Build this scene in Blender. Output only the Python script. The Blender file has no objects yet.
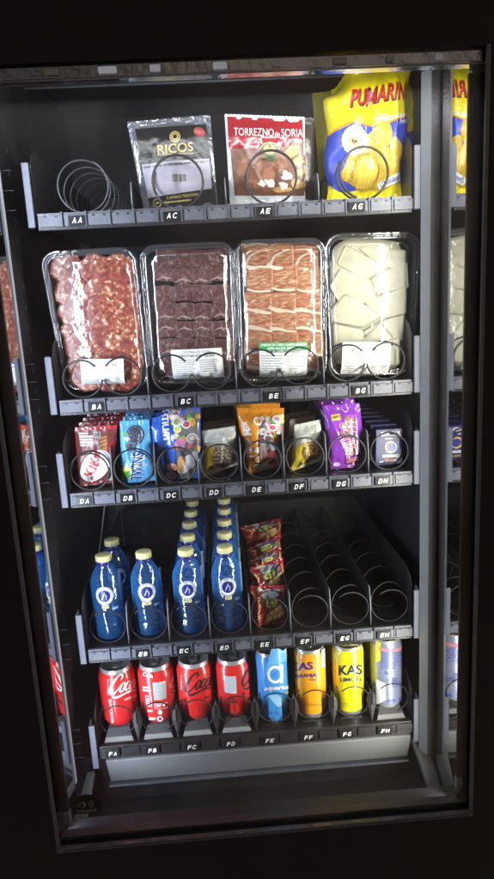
import bpy, math, random
from mathutils import Vector as V, Matrix, noise
from mathutils.geometry import tessellate_polygon
random.seed(7)
PI = math.pi
SC = bpy.context.scene
COL = SC.collection
# ------------------------------------------------------------------ camera
CAM = V((-.0178, -1.0542, .7999)); YAW, PIT, ROL, FPX = .0438, .2146, .0548, 649.7
_f = V((math.sin(YAW)*math.cos(PIT), math.cos(YAW)*math.cos(PIT), -math.sin(PIT)))
_r = V((math.cos(YAW), -math.sin(YAW), 0)); _d = _f.cross(_r)
RT = _r*math.cos(ROL) + _d*math.sin(ROL); DN = -_r*math.sin(ROL) + _d*math.cos(ROL)
cd = bpy.data.cameras.new('camera'); cam = bpy.data.objects.new('camera', cd); COL.objects.link(cam)
cd.sensor_fit = 'VERTICAL'; cd.sensor_height = 24; cd.lens = 24*FPX/879; cd.clip_start = .02; cd.clip_end = 50
m = Matrix((RT, -DN, -_f)).transposed().to_4x4(); m.translation = CAM; cam.matrix_world = m
SC.camera = cam

def ray(px, py): return RT*((px-247)/FPX) + DN*((py-439.5)/FPX) + _f
def at(px, py, Y):                       # the point of the plane at depth Y seen at a place of the photograph
    d = ray(px, py); return CAM + d*((Y-CAM.y)/d.y)

# ------------------------------------------------------------------ materials
MATS = {}
def nt_of(name):
    m = bpy.data.materials.new(name); m.use_nodes = True
    nt = m.node_tree; b = nt.nodes['Principled BSDF']; return m, nt, b
def N(nt, typ, **kw):
    n = nt.nodes.new(typ)
    for k, v in kw.items():
        if k in n.inputs: n.inputs[k].default_value = v
        else: setattr(n, k, v)
    return n
def mat(name, col, rough=.5, metal=0., spec=.5, var=.12, vs=60., bump=0., bs=80., coat=0., dust=0., emit=None):
    if name in MATS: return MATS[name]
    m, nt, b = nt_of(name); L = nt.links.new
    b.inputs['Metallic'].default_value = metal; b.inputs['Specular IOR Level'].default_value = spec
    b.inputs['Coat Weight'].default_value = coat; b.inputs['Coat Roughness'].default_value = .06
    tc = N(nt, 'ShaderNodeTexCoord')
    nz = N(nt, 'ShaderNodeTexNoise', Scale=vs, Detail=5.0); L(tc.outputs['Object'], nz.inputs['Vector'])
    c = (*col, 1)
    mx = N(nt, 'ShaderNodeMix', data_type='RGBA')
    mx.inputs['A'].default_value = tuple(x*(1-var) for x in col)+(1,)
    mx.inputs['B'].default_value = tuple(min(1, x*(1+var)) for x in col)+(1,)
    L(nz.outputs['Fac'], mx.inputs['Factor'])
    out = mx.outputs['Result']
    if dust:
        n2 = N(nt, 'ShaderNodeTexNoise', Scale=900., Detail=2.0); L(tc.outputs['Object'], n2.inputs['Vector'])
        n3 = N(nt, 'ShaderNodeTexNoise', Scale=14., Detail=6.0); L(tc.outputs['Object'], n3.inputs['Vector'])
        mm = N(nt, 'ShaderNodeMath', operation='MULTIPLY'); L(n2.outputs['Fac'], mm.inputs[0]); L(n3.outputs['Fac'], mm.inputs[1])
        rp = N(nt, 'ShaderNodeMapRange'); rp.inputs['From Min'].default_value = .30; rp.inputs['From Max'].default_value = .46
        L(mm.outputs[0], rp.inputs['Value'])
        m2 = N(nt, 'ShaderNodeMix', data_type='RGBA'); L(rp.outputs['Result'], m2.inputs['Factor'])
        L(out, m2.inputs['A']); m2.inputs['B'].default_value = tuple(min(1, x+dust) for x in col)+(1,); out = m2.outputs['Result']
    L(out, b.inputs['Base Color'])
    r = N(nt, 'ShaderNodeMapRange'); r.inputs['To Min'].default_value = max(.01, rough*.8); r.inputs['To Max'].default_value = min(1, rough*1.25)
    L(nz.outputs['Fac'], r.inputs['Value']); L(r.outputs['Result'], b.inputs['Roughness'])
    if bump:
        nb = N(nt, 'ShaderNodeTexNoise', Scale=bs, Detail=3.0); L(tc.outputs['Object'], nb.inputs['Vector'])
        bp = N(nt, 'ShaderNodeBump', Strength=bump, Distance=.004); L(nb.outputs['Fac'], bp.inputs['Height']); L(bp.outputs['Normal'], b.inputs['Normal'])
    if emit:
        b.inputs['Emission Color'].default_value = (*emit[0], 1); b.inputs['Emission Strength'].default_value = emit[1]
    MATS[name] = m; return m

def clear_film(name, tint=(1, 1, 1), gloss=.09, rough=.05, bump=0., bs=60., haze=0.):
    """thin clear plastic: mostly see-through, with a mirror-like skin"""
    if name in MATS: return MATS[name]
    m, nt, b = nt_of(name); L = nt.links.new; nt.nodes.remove(b)
    o = nt.nodes['Material Output']
    tr = N(nt, 'ShaderNodeBsdfTransparent', Color=(*tint, 1)); gl = N(nt, 'ShaderNodeBsdfGlossy', Roughness=rough)
    gl.inputs['Color'].default_value = (1, 1, 1, 1)
    ge = N(nt, 'ShaderNodeNewGeometry'); dt = N(nt, 'ShaderNodeVectorMath', operation='DOT_PRODUCT'); L(ge.outputs['Incoming'], dt.inputs[0]); L(ge.outputs['Normal'], dt.inputs[1])
    ab = N(nt, 'ShaderNodeMath', operation='ABSOLUTE'); L(dt.outputs['Value'], ab.inputs[0]); om = N(nt, 'ShaderNodeMath', operation='SUBTRACT'); om.inputs[0].default_value = 1.; L(ab.outputs[0], om.inputs[1])
    pw = N(nt, 'ShaderNodeMath', operation='POWER'); L(om.outputs[0], pw.inputs[0]); pw.inputs[1].default_value = 5.
    fr = N(nt, 'ShaderNodeMath', operation='MULTIPLY_ADD'); L(pw.outputs[0], fr.inputs[0]); fr.inputs[1].default_value = .85; fr.inputs[2].default_value = .04
    ad = N(nt, 'ShaderNodeMath', operation='ADD'); L(fr.outputs[0], ad.inputs[0]); ad.inputs[1].default_value = gloss; ad.use_clamp = True
    mx = N(nt, 'ShaderNodeMixShader'); L(ad.outputs[0], mx.inputs[0]); L(tr.outputs[0], mx.inputs[1]); L(gl.outputs[0], mx.inputs[2])
    last = mx
    if haze:
        df = N(nt, 'ShaderNodeBsdfDiffuse', Color=(.8, .83, .9, 1)); m2 = N(nt, 'ShaderNodeMixShader'); m2.inputs[0].default_value = haze
        L(mx.outputs[0], m2.inputs[1]); L(df.outputs[0], m2.inputs[2]); last = m2
    if bump:
        tc = N(nt, 'ShaderNodeTexCoord'); nb = N(nt, 'ShaderNodeTexNoise', Scale=bs, Detail=3.0); L(tc.outputs['Object'], nb.inputs['Vector'])
        bp = N(nt, 'ShaderNodeBump', Strength=bump, Distance=.004); L(nb.outputs['Fac'], bp.inputs['Height'])
        L(bp.outputs['Normal'], gl.inputs['Normal'])
    L(last.outputs[0], o.inputs['Surface']); MATS[name] = m; return m

def ink(col, rough=.3, coat=0.):
    c = tuple(round(x, 3) for x in col)
    return mat('ink_%02x%02x%02x_%d' % (int(c[0]*255), int(c[1]*255), int(c[2]*255), int(rough*10)), c, rough, var=.06, vs=150)

# ------------------------------------------------------------------ mesh builder
class MB:
    def __init__(s): s.v = []; s.f = []; s.m = []; s.mats = []; s.sm = []
    def mi(s, m):
        if m not in s.mats: s.mats.append(m)
        return s.mats.index(m)
    def add(s, vs, fs, m, smooth=False):
        o = len(s.v); k = s.mi(m); s.v += [V(p) for p in vs]
        for f in fs: s.f.append([i+o for i in f]); s.m.append(k); s.sm.append(smooth)
    def box(s, x0, x1, y0, y1, z0, z1, m, M=None):
        vs = [V((x, y, z)) for z in (z0, z1) for y in (y0, y1) for x in (x0, x1)]
        if M is not None: vs = [M @ p for p in vs]
        s.add(vs, [(0, 2, 3, 1), (4, 5, 7, 6), (0, 1, 5, 4), (2, 6, 7, 3), (0, 4, 6, 2), (1, 3, 7, 5)], m)
    def prism(s, pts, off, m, smooth=False):          # polygon pts pushed along off
        n = len(pts); a = [V(p) for p in pts]; b = [p+V(off) for p in a]
        s.add(a+b, [tuple(range(n))[::-1], tuple(range(n, 2*n))] + [(i, (i+1) % n, n+(i+1) % n, n+i) for i in range(n)], m, smooth)
    def tube(s, pts, r, m, seg=8, cap=True):
        pts = [V(p) for p in pts]; vs = []; n = len(pts); up = None
        for i, p in enumerate(pts):
            t = (pts[min(i+1, n-1)]-pts[max(i-1, 0)]).normalized()
            if up is None:
                up = V((0, 0, 1)) if abs(t.z) < .9 else V((1, 0, 0))
            a = t.cross(up).normalized(); up = a.cross(t).normalized()
            vs += [p + (a*math.cos(k*2*PI/seg) + up*math.sin(k*2*PI/seg))*r for k in range(seg)]
        fs = [(i*seg+k, i*seg+(k+1) % seg, (i+1)*seg+(k+1) % seg, (i+1)*seg+k) for i in range(n-1) for k in range(seg)]
        if cap: fs += [tuple(range(seg))[::-1], tuple(range((n-1)*seg, n*seg))]
        s.add(vs, fs, m, True)
    def lathe(s, prof, c, m, seg=40, axis='z', wob=None):
        vs = []; c = V(c)
        for r, z in prof:
            for k in range(seg):
                a = 2*PI*k/seg; rr = r if wob is None else r*wob(a, z)
                vs.append(c + (V((rr*math.sin(a), -rr*math.cos(a), z)) if axis == 'z' else V((rr*math.cos(a), z, rr*math.sin(a)))))
        n = len(prof)
        s.add(vs, [(i*seg+k, i*seg+(k+1) % seg, (i+1)*seg+(k+1) % seg, (i+1)*seg+k) for i in range(n-1) for k in range(seg)], m, True)
    def build(s, name, parent=None, bevel=0, loc=None):
        base = V(loc) if loc is not None else V((0, 0, 0))
        o0 = parent_world(parent) if parent is not None else base
        me = bpy.data.meshes.new(name); me.from_pydata([tuple(p-o0) for p in s.v], [], s.f)
        for q in s.mats: me.materials.append(q)
        me.polygons.foreach_set('material_index', s.m); me.polygons.foreach_set('use_smooth', s.sm); me.update()
        o = bpy.data.objects.new(name, me); COL.objects.link(o)
        if parent is not None: o.parent = parent
        else: o.location = base
        if bevel:
            b = o.modifiers.new('bevel', 'BEVEL'); b.width = bevel; b.segments = 2; b.limit_method = 'ANGLE'
        return o
def parent_world(p):
    w = V((0, 0, 0))
    while p is not None: w += p.location; p = p.parent
    return w
def thing(name, label, cat, loc, group=None):
    o = bpy.data.objects.new(name, None); COL.objects.link(o); o.location = loc; o.empty_display_size = .02
    o['label'] = label; o['category'] = cat
    if group: o['group'] = group
    return o
def copy_thing(root, off, label, yaw=0):
    c = root.copy(); COL.objects.link(c); c.location = root.location + V(off); c['label'] = label; c.rotation_euler = (0, 0, yaw)
    for ch in list(root.children):
        d = ch.copy(); COL.objects.link(d); d.parent = c
        for g in list(ch.children):
            e = g.copy(); COL.objects.link(e); e.parent = d
    return c

# ------------------------------------------------------------------ printing on surfaces
_TX = {}
def text_tris(s, bold=0.):
    k = (s, bold)
    if k in _TX: return _TX[k]
    c = bpy.data.curves.new('t', 'FONT'); c.body = s; c.size = 1; c.resolution_u = 3; c.offset = bold; c.fill_mode = 'FRONT'
    o = bpy.data.objects.new('t', c); COL.objects.link(o)
    me = o.evaluated_get(bpy.context.evaluated_depsgraph_get()).to_mesh()
    me.calc_loop_triangles(); vs = [(v.co.x, v.co.y) for v in me.vertices]
    tr = [[vs[i] for i in t.vertices] for t in me.loop_triangles]
    o.evaluated_get(bpy.context.evaluated_depsgraph_get()).to_mesh_clear()
    bpy.data.objects.remove(o); bpy.data.curves.remove(c)
    x0 = min(p[0] for t in tr for p in t); x1 = max(p[0] for t in tr for p in t)
    tr = [[((p[0]-x0)/(x1-x0), p[1]/.70) for p in t] for t in tr]
    _TX[k] = tr; return tr
def catmull(P, n=6):
    P = [tuple(p) for p in P]; out = []
    for i in range(len(P)-1):
        a, b, c, d = P[max(i-1, 0)], P[i], P[i+1], P[min(i+2, len(P)-1)]
        for k in range(n):
            t = k/n
            out.append(tuple(.5*(2*b[j]+(c[j]-a[j])*t+(2*a[j]-5*b[j]+4*c[j]-d[j])*t*t+(3*b[j]-a[j]-3*c[j]+d[j])*t**3) for j in range(len(b))))
    out.append(P[-1]); return out
class Draw:
    """prints shapes on a surface: S(u,v) -> (point, normal); conv turns drawing coordinates into (u,v)"""
    def __init__(s, mb, S, conv=lambda x, y: (x, y), step=.03, gap=.00022):
        s.mb = mb; s.S = S; s.conv = conv; s.step = step; s.gap = gap
    def tris(s, T, col, layer=1, rough=.3):
        m = col if not isinstance(col, tuple) else ink(col, rough)
        out = []; st = [[s.conv(*p) for p in t] for t in T]
        while st:
            t = st.pop(); d = [(t[i][0]-t[(i+1) % 3][0])**2 + (t[i][1]-t[(i+1) % 3][1])**2 for i in range(3)]
            i = d.index(max(d))
            if d[i] > s.step**2 and len(out) < 30000:
                a, b, c = t[i], t[(i+1) % 3], t[(i+2) % 3]; q = ((a[0]+b[0])/2, (a[1]+b[1])/2)
                st += [[a, q, c], [q, b, c]]
            else: out.append(t)
        cache = {}; vs = []; fs = []
        for t in out:
            f = []
            for p in t:
                k = (round(p[0], 6), round(p[1], 6))
                if k not in cache:
                    pt, n = s.S(*p); cache[k] = len(vs); vs.append(pt + n*(s.gap*layer))
                f.append(cache[k])
            if len(set(f)) == 3: fs.append(f)
        s.mb.add(vs, fs, m, True)
    def poly(s, pts, col, layer=1, rough=.3):
        p3 = [V((p[0], p[1], 0)) for p in pts]
        s.tris([[pts[i] for i in t] for t in tessellate_polygon([p3])], col, layer, rough)
    def rect(s, x0, y0, x1, y1, col, layer=1): s.poly([(x0, y0), (x1, y0), (x1, y1), (x0, y1)], col, layer)
    def ell(s, cx, cy, rx, ry, col, layer=1, rot=0, n=22, wob=0, seed=0):
        P = []
        for k in range(n):
            a = 2*PI*k/n; q = 1 + wob*noise.noise(V((math.cos(a)*1.3, math.sin(a)*1.3, seed+.37)))
            x, y = rx*q*math.cos(a), ry*q*math.sin(a)
            P.append((cx+x*math.cos(rot)-y*math.sin(rot), cy+x*math.sin(rot)+y*math.cos(rot)))
        s.poly(P, col, layer)
    def ring(s, cx, cy, r, w, col, layer=1, a0=0, a1=2*PI, asp=1):
        P = [(cx+r*math.cos(a0+(a1-a0)*k/30), cy+r*asp*math.sin(a0+(a1-a0)*k/30), w) for k in range(31)]; s.ribbon(P, col, layer, 1)
    def text(s, t, p0, p1, up, col, layer=2, bold=0.):
        T = text_tris(t, bold); ax, ay = p1[0]-p0[0], p1[1]-p0[1]
        s.tris([[(p0[0]+a*ax+b*up[0], p0[1]+a*ay+b*up[1]) for a, b in q] for q in T], col, layer)
    def ribbon(s, pw, col, layer=2, n=6):           # stroke of changing width: (x, y, width)
        P = catmull(pw, n) if n > 1 else pw; T = []; L = []
        for i, (x, y, w) in enumerate(P):
            a = P[max(i-1, 0)]; b = P[min(i+1, len(P)-1)]; dx, dy = b[0]-a[0], b[1]-a[1]; q = math.hypot(dx, dy) or 1
            L.append(((x-dy/q*w/2, y+dx/q*w/2), (x+dy/q*w/2, y-dx/q*w/2)))
        for (a, b), (c, d) in zip(L, L[1:]): T += [[a, b, d], [a, d, c]]
        s.tris(T, col, layer)
    def smalltext(s, x0, y0, x1, dy, n, h, col, layer=2, seed=0, skew=0.):   # lines of tiny words
        rg = random.Random(seed)
        for k in range(n):
            x = x0; y = y0+dy*k
            e = x1-(x1-x0)*rg.choice((0, 0, .1, .35))
            while x < e:
                w = (x1-x0)*rg.uniform(.05, .17); q = min(x+w, e)
                s.poly([(x, y+skew*(x-x0)), (q, y+skew*(q-x0)), (q, y+h+skew*(q-x0)), (x, y+h+skew*(x-x0))], col, layer); x += w+(x1-x0)*.022
    def bars(s, x0, y0, x1, y1, col, layer=2, seed=0):
        rg = random.Random(seed); x = x0; W = x1-x0
        while x < x1:
            w = W*rg.choice((.018, .03, .045)); s.rect(x, y0, min(x+w, x1), y1, col, layer); x += w+W*rg.choice((.02, .035))
WHITE = (.8, .8, .8); BLACK = (.012, .012, .014)
# ------------------------------------------------------------------ world and lamps
w = bpy.data.worlds.new('World'); SC.world = w; w.use_nodes = True
bg = w.node_tree.nodes['Background']; bg.inputs['Color'].default_value = (1, .9, .86, 1); bg.inputs['Strength'].default_value = .05
wn = w.node_tree; tcw = N(wn, 'ShaderNodeTexCoord'); nzw = N(wn, 'ShaderNodeTexNoise', Scale=2.6, Detail=3.); wn.links.new(tcw.outputs['Generated'], nzw.inputs['Vector'])
rpw = N(wn, 'ShaderNodeValToRGB'); wn.links.new(nzw.outputs['Fac'], rpw.inputs[0]); ew = rpw.color_ramp.elements
ew[0].position, ew[0].color = .42, (.5, .48, .5, 1); ew[1].position, ew[1].color = .72, (5.5, 4.2, 3.2, 1)
wn.links.new(rpw.outputs[0], bg.inputs['Color'])
SC.view_settings.view_transform = 'Standard'; SC.view_settings.look = 'None'; SC.view_settings.exposure = .05
SC.cycles.use_denoising = True; SC.cycles.max_bounces = 10; SC.cycles.transparent_max_bounces = 24
SC.cycles.caustics_reflective = False; SC.cycles.caustics_refractive = False; SC.cycles.sample_clamp_indirect = 6
def strip(name, a, b, width, power, col, face, spread=180):
    a, b, face = V(a), V(b), V(face).normalized(); L = (b-a).length; x = (b-a).normalized(); z = -face; y = z.cross(x).normalized(); z = x.cross(y)
    l = bpy.data.lights.new(name, 'AREA'); l.shape = 'RECTANGLE'; l.size = L; l.size_y = width; l.energy = power; l.color = col; l.spread = math.radians(spread)
    o = bpy.data.objects.new(name, l); COL.objects.link(o)
    mm = Matrix((x, y, z)).transposed().to_4x4(); mm.translation = (a+b)/2; o.matrix_world = mm; return o
strip('led_lamp_left', (-.303, -.132, -.07), (-.303, -.132, 1.08), .014, 2.7, (.74, .83, 1.), (.75, .66, 0), 112)
strip('led_lamp_right', (.322, -.132, -.07), (.322, -.132, 1.08), .014, 2.9, (1., .99, .88), (-.75, .66, 0), 112)
strip('led_lamp_top', (-.29, -.135, 1.082), (.31, -.135, 1.078), 0.016, 2.6, (.94, .97, 1.), (0, .75, -.66))

# ------------------------------------------------------------------ machine
DARK = mat('black_plastic', (.021, .020, .022), .38, var=.3, bump=.15, bs=220, dust=.035)
DOOR = mat('black_door_paint', (.006, .005, .0065), .42, var=.3, bump=.25, bs=420, dust=.012)
WALL = mat('cabinet_black_sheet', (.026, .024, .028), .42, var=.35, vs=9, bump=.05, bs=40, dust=.02)
BRONZE = mat('dark_bronze_rail', (.045, .026, .018), .3, metal=.55, var=.25, vs=20)
ALU = mat('grey_aluminium_post', (.24, .26, .30), .35, metal=.6, var=.12, vs=30)
ALUD = mat('grey_post_face', (.17, .185, .20), .4, metal=.2, var=.12, vs=25)
GREYP = mat('blue_grey_plastic', (.11, .12, .16), .42, var=.15, vs=40, bump=.1, bs=200, dust=.1)
RAILM = mat('rail_grey_plastic', (.075, .08, .10), .4, var=.25, vs=70, bump=.15, bs=160, dust=.1)
COVER = mat('rail_cover_plastic', (.095, .10, .125), .5, var=.2, vs=60, dust=.1)
TAGM = mat('tag_black', (.012, .012, .013), .3, var=.2)
TAGW = mat('tag_lettering', (.85, .85, .86), .4, var=.03)
MIRR = mat('dark_mirror', (.62, .62, .64), .03, metal=1., var=.05, vs=6)
FLAPM = mat('grey_stippled_metal', (.27, .28, .285), .5, metal=.1, var=.3, vs=700, bump=.5, bs=700)
RUBB = mat('gasket_rubber', (.05, .05, .055), .5, var=.3, vs=400)
EDGE = mat('polished_glass_edge', (.16, .17, .18), .12, var=.3, vs=60, bump=.3, bs=90)
CHROME = mat('bright_trim', (.5, .52, .56), .16, metal=1., var=.2, vs=40, bump=.35, bs=70)
SLAT = None
vm = thing('vending_machine', 'black snack vending machine with a lit glass front, five spiral shelves inside', 'vending machine', (0, .2, -.35))
GY = -.160
gTR, gBR, gBL = at(486, 40, GY), at(471, 809, GY), at(59, 846, GY)
GX0, GX1, GZ0, GZ1 = gBL.x, (gTR.x+gBR.x)/2, (gBR.z+gBL.z)/2, 1.095
b = MB()
for x0, x1, z0, z1 in ((-.75, GX0, -.5, 1.6), (GX1, .75, -.5, 1.6), (GX0, GX1, GZ1, 1.6), (GX0, GX1, -.5, GZ0)):
    b.box(x0, x1, GY-.004, GY+.055, z0, z1, DOOR)
b.build('door_panel', vm)
# glass pane: thin slab
GLASS = clear_film('clear_glass', (.985, .985, .985), gloss=-.01, rough=.0)
nt = GLASS.node_tree; o_ = nt.nodes['Material Output']; src_ = o_.inputs['Surface'].links[0].from_socket
tl_ = N(nt, 'ShaderNodeBsdfTranslucent', Color=(.85, .86, .9, 1)); tc_ = N(nt, 'ShaderNodeTexCoord'); n1_ = N(nt, 'ShaderNodeTexNoise', Scale=5., Detail=7., Distortion=.8); nt.links.new(tc_.outputs['Object'], n1_.inputs['Vector'])
r_ = N(nt, 'ShaderNodeMapRange'); nt.links.new(n1_.outputs['Fac'], r_.inputs['Value']); r_.inputs['From Min'].default_value = .3; r_.inputs['From Max'].default_value = .75; r_.inputs['To Min'].default_value = .015; r_.inputs['To Max'].default_value = .075
ms_ = N(nt, 'ShaderNodeMixShader'); nt.links.new(r_.outputs[0], ms_.inputs[0]); nt.links.new(src_, ms_.inputs[1]); nt.links.new(tl_.outputs[0], ms_.inputs[2]); nt.links.new(ms_.outputs[0], o_.inputs['Surface'])
b = MB(); b.add([(GX0+.001, GY, GZ0+.001), (GX1-.001, GY, GZ0+.001), (GX1-.001, GY, GZ1-.001), (GX0+.001, GY, GZ1-.001)], [(0, 1, 2, 3)], GLASS); b.build('glass_pane', vm)
# polished edges of the pane, standing proud of the door
b = MB(); e = .0055
b.box(GX1-.0045, GX1+.001, GY-.010, GY-.0045, GZ0, GZ1, EDGE); b.build('glass_edge', vm, bevel=.001)
b = MB(); b.box(GX0-.001, GX0+.0045, GY-.010, GY-.0045, GZ0, GZ1, EDGE); b.build('glass_edge', vm, bevel=.001)
b = MB(); b.box(GX0, GX1, GY-.0125, GY-.0045, GZ0-.002, GZ0+.0045, EDGE)
for k in range(150):
    x = GX0+.01+(GX1-GX0-.02)*k/149; b.box(x, x+.0022, GY-.0140, GY-.0126, GZ0-.0005, GZ0+.0025, COVER)
b.build('bottom_gasket', vm)
b = MB(); b.box(GX0+.005, GX1-.005, GY+.004, GY+.010, GZ0+.010, GZ0+.0125, mat('dull_red_trim', (.05, .026, .026), .5)); b.box(GX0+.005, GX1-.005, GY+.0105, GY+.022, GZ0+.004, GZ0+.010, DARK); b.build('bottom_trim', vm)
# top channel with added patches, their weak glow standing in for lamp reflections
b = MB(); b.box(GX0, GX1, GY+.002, GY+.03, GZ1-.016, GZ1-.002, CHROME)
b.box(GX0, GX1, GY+.001, GY+.004, GZ1-.019, GZ1-.0165, ALU)
tc_ = b.build('top_channel', vm, bevel=.0015)
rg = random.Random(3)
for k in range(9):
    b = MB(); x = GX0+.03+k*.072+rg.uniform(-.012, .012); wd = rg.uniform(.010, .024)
    b.box(x, x+wd, GY-.001, GY+.0015, GZ1-.0135, GZ1-.0055, mat('painted_glint_%d' % k, (.5, .5, .52), .15, var=.4, vs=150, bump=.5, bs=150, emit=((.8, .85, 1.), rg.choice((.0, .03, .08, .2))))); b.build('painted_glint', vm, bevel=.0012)
# side rails of the door
RX1 = at(476, 500, -.150).x; RX0 = at(460.5, 500, -.150).x; LX0 = at(12, 500, -.150).x; LX1 = at(29, 500, -.150).x
b = MB(); b.box(RX0, RX1, -.153, -.146, GZ0+.055, 1.068, BRONZE); b.build('side_rail', vm, bevel=.002)
b = MB(); b.box(LX0, LX1, -.153, -.146, GZ0+.055, 1.068, BRONZE); b.build('side_rail', vm, bevel=.002)
for x0, x1 in ((RX0, RX0+.008), (LX1-.009, LX1)):
    b = MB(); b.box(x0-.001, x1+.001, -.156, -.145, GZ0+.035, GZ0+.0545, GREYP); b.build('rail_foot', vm, bevel=.001)
b = MB(); b.box(.3365, .3405, -.1455, -.049, -.075, 1.10, MIRR); b.build('mirror_panel', vm)
b = MB(); b.prism([V((-.3135, -.036, -.075)), V((-.3165, -.036, -.075)), V((-.355, -.145, -.075)), V((-.352, -.1455, -.075))], (0, 0, 1.175), MIRR); b.build('mirror_panel', vm)
# posts holding the lamps
b = MB(); b.prism([V((.3125, -.022, -.03)), V((.3225, -.040, -.03)), V((.3225, -.022, -.03))], (0, 0, 1.14), ALUD); b.box(.3227, .336, -.0405, -.022, -.03, 1.11, DARK); b.build('lamp_post', vm, bevel=.0008)
b = MB(); b.box(-.3138, -.3104, -.0358, -.028, -.03, 1.11, mat('pale_post_edge', (.62, .66, .74), .3, var=.15, vs=30)); b.build('lamp_post', vm, bevel=.0008)
# cabinet shell
BY = .56
b = MB(); b.box(-.335, -.3165, -.025, BY, -.45, 1.23, WALL); sw = b.build('side_wall', vm)
b = MB(); b.box(.3365, .355, -.020, BY, -.45, 1.23, WALL); b.build('side_wall', vm)
b = MB(); b.box(-.34, .36, BY, BY+.02, -.45, 1.23, WALL); b.build('back_wall', vm)
b = MB(); b.box(-.3160, .336, -.10, BY-.001, 1.215, 1.23, WALL); b.build('ceiling_panel', vm)
b = MB(); b.box(-.3160, .336, .20, .205, 1.1735, 1.2145, WALL); b.box(-.3160, .336, .1975, .1998, 1.1735, 1.1765, ALU); b.build('ceiling_lip', vm)
# stamped slots and hook pins of the side wall
for row in (.93, .645, .48, .19, -.005):
    for k in range(3):
        z = row+.015+k*.028; b = MB(); b.box(-.3162, -.298, -.019, -.0182, z, z+.0008, RAILM); b.build('hook_pin', vm)
for k in range(34):
    z = -.05+k*.034; b = MB(); b.prism([V((-.3164, .035, z)), V((-.3164, .041, z-.002)), V((-.3164, .041, z+.008)), V((-.3164, .0395, z+.008))], (.0008, 0, 0), RAILM); b.build('wall_slot', vm)
# flap of the chute, its lower lip, and the bin
b = MB(); b.prism([V((-.262, -.006, -.012)), V((-.262, .004, -.010)), V((-.262, .030, -.072)), V((-.262, .018, -.075))], (.566, 0, 0), FLAPM); b.build('chute_flap', vm, bevel=.002)
b = MB(); b.prism([V((-.266, .014, -.080)), V((-.266, .03, -.079)), V((-.266, .03, -.085)), V((-.266, .013, -.085))], (.574, 0, 0), RAILM); b.build('chute_lip', vm, bevel=.002)
b = MB(); b.prism([V((-.316, .04, -.125)), V((-.316, -.142, -.098)), V((-.316, -.142, -.112)), V((-.316, .04, -.14))], (.652, 0, 0), mat('bin_floor_plastic', (.007, .007, .008), .5, var=.3, vs=12, bump=.1, bs=90, dust=.012)); b.build('bin_floor', vm)
b = MB(); b.box(-.3155, .336, .030, .034, -.2, -.03, DARK); b.build('bin_back', vm)
for s, a in ((1, (.306, .334)), (-1, (-.3145, -.285))):
    b = MB(); x0, x1 = a
    P = [V((x0, .0, -.022)), V((x1, .0, -.022)), V((x1, -.10, -.078)), V((x1, -.128, -.094)), V((x0+.012 if s > 0 else x0, -.128, -.094))]
    if s < 0: P = [V((x1, .0, -.034)), V((x1-.014, -.0, -.034)), V((x0, -.088, -.075)), V((x0, -.128, -.094)), V((x0+.020, -.128, -.094))]
    b.prism(P, (0, .004, -.012), mat('dark_grey_bracket', (.085, .085, .088) if s > 0 else (.08, .08, .085), .5, var=.2, vs=90, dust=.03)); b.build('chute_bracket', vm, bevel=.0015)
b = MB(); rg = random.Random(17)
for k in range(90):
    y = rg.uniform(-.135, .02); x = rg.uniform(-.28, .30); z = -.098-(.027)*(y+.142)/.182; l = rg.uniform(.0006, .0016)*(4 if rg.random() < .08 else 1); a = rg.random()*3
    b.add([(x, y, z+.0005), (x+l*math.cos(a), y+l*math.sin(a), z+.0005), (x+l*math.cos(a)-.0005*math.sin(a), y+l*math.sin(a)+.0005*math.cos(a), z+.0006), (x-.0005*math.sin(a), y+.0005*math.cos(a), z+.0006)], [(0, 1, 2, 3)], ink((.30, .29, .28), .7))
du = b.build('dust', vm); du['kind'] = 'stuff'
# sensor sticker on the inside of the glass
b = MB(); P = []
stc = at(87, 806, GY-.001); sr = .0245
Pp = [(stc.x+sr*math.cos(a), stc.z-.004+sr*math.sin(a)*1.02) for a in [PI*(-.12)+PI*1.24*k/28 for k in range(29)]]
b.prism([V((x, GY-.0006, z)) for x, z in Pp], (0, -.0008, 0), mat('sticker_black', (.008, .008, .009), .3))
GRY = ink((.30, .28, .29), .5)
SS = lambda u, v: (V((stc.x+u, GY-.0015, stc.z+v)), V((0, -1, 0)))
D = Draw(b, SS, step=.1, gap=.0002)
D.ribbon([(-.016, .003, .0008), (-.003, .009, .0012), (-.001, .004, .0008), (-.004, -.002, .0012), (-.016, .003, .0008)], GRY, 1, 1); D.ell(-.0035, .0035, .0016, .003, GRY)
for k in range(3): D.ring(.000, .0035, .004+.0032*k, .0009, GRY, 1, -.9, .9)
D.text('i-Detect', (-.015, -.0105), (.015, -.0105), (0, .0055), GRY, 1, .02)
b.build('sensor_sticker', vm)

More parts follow.
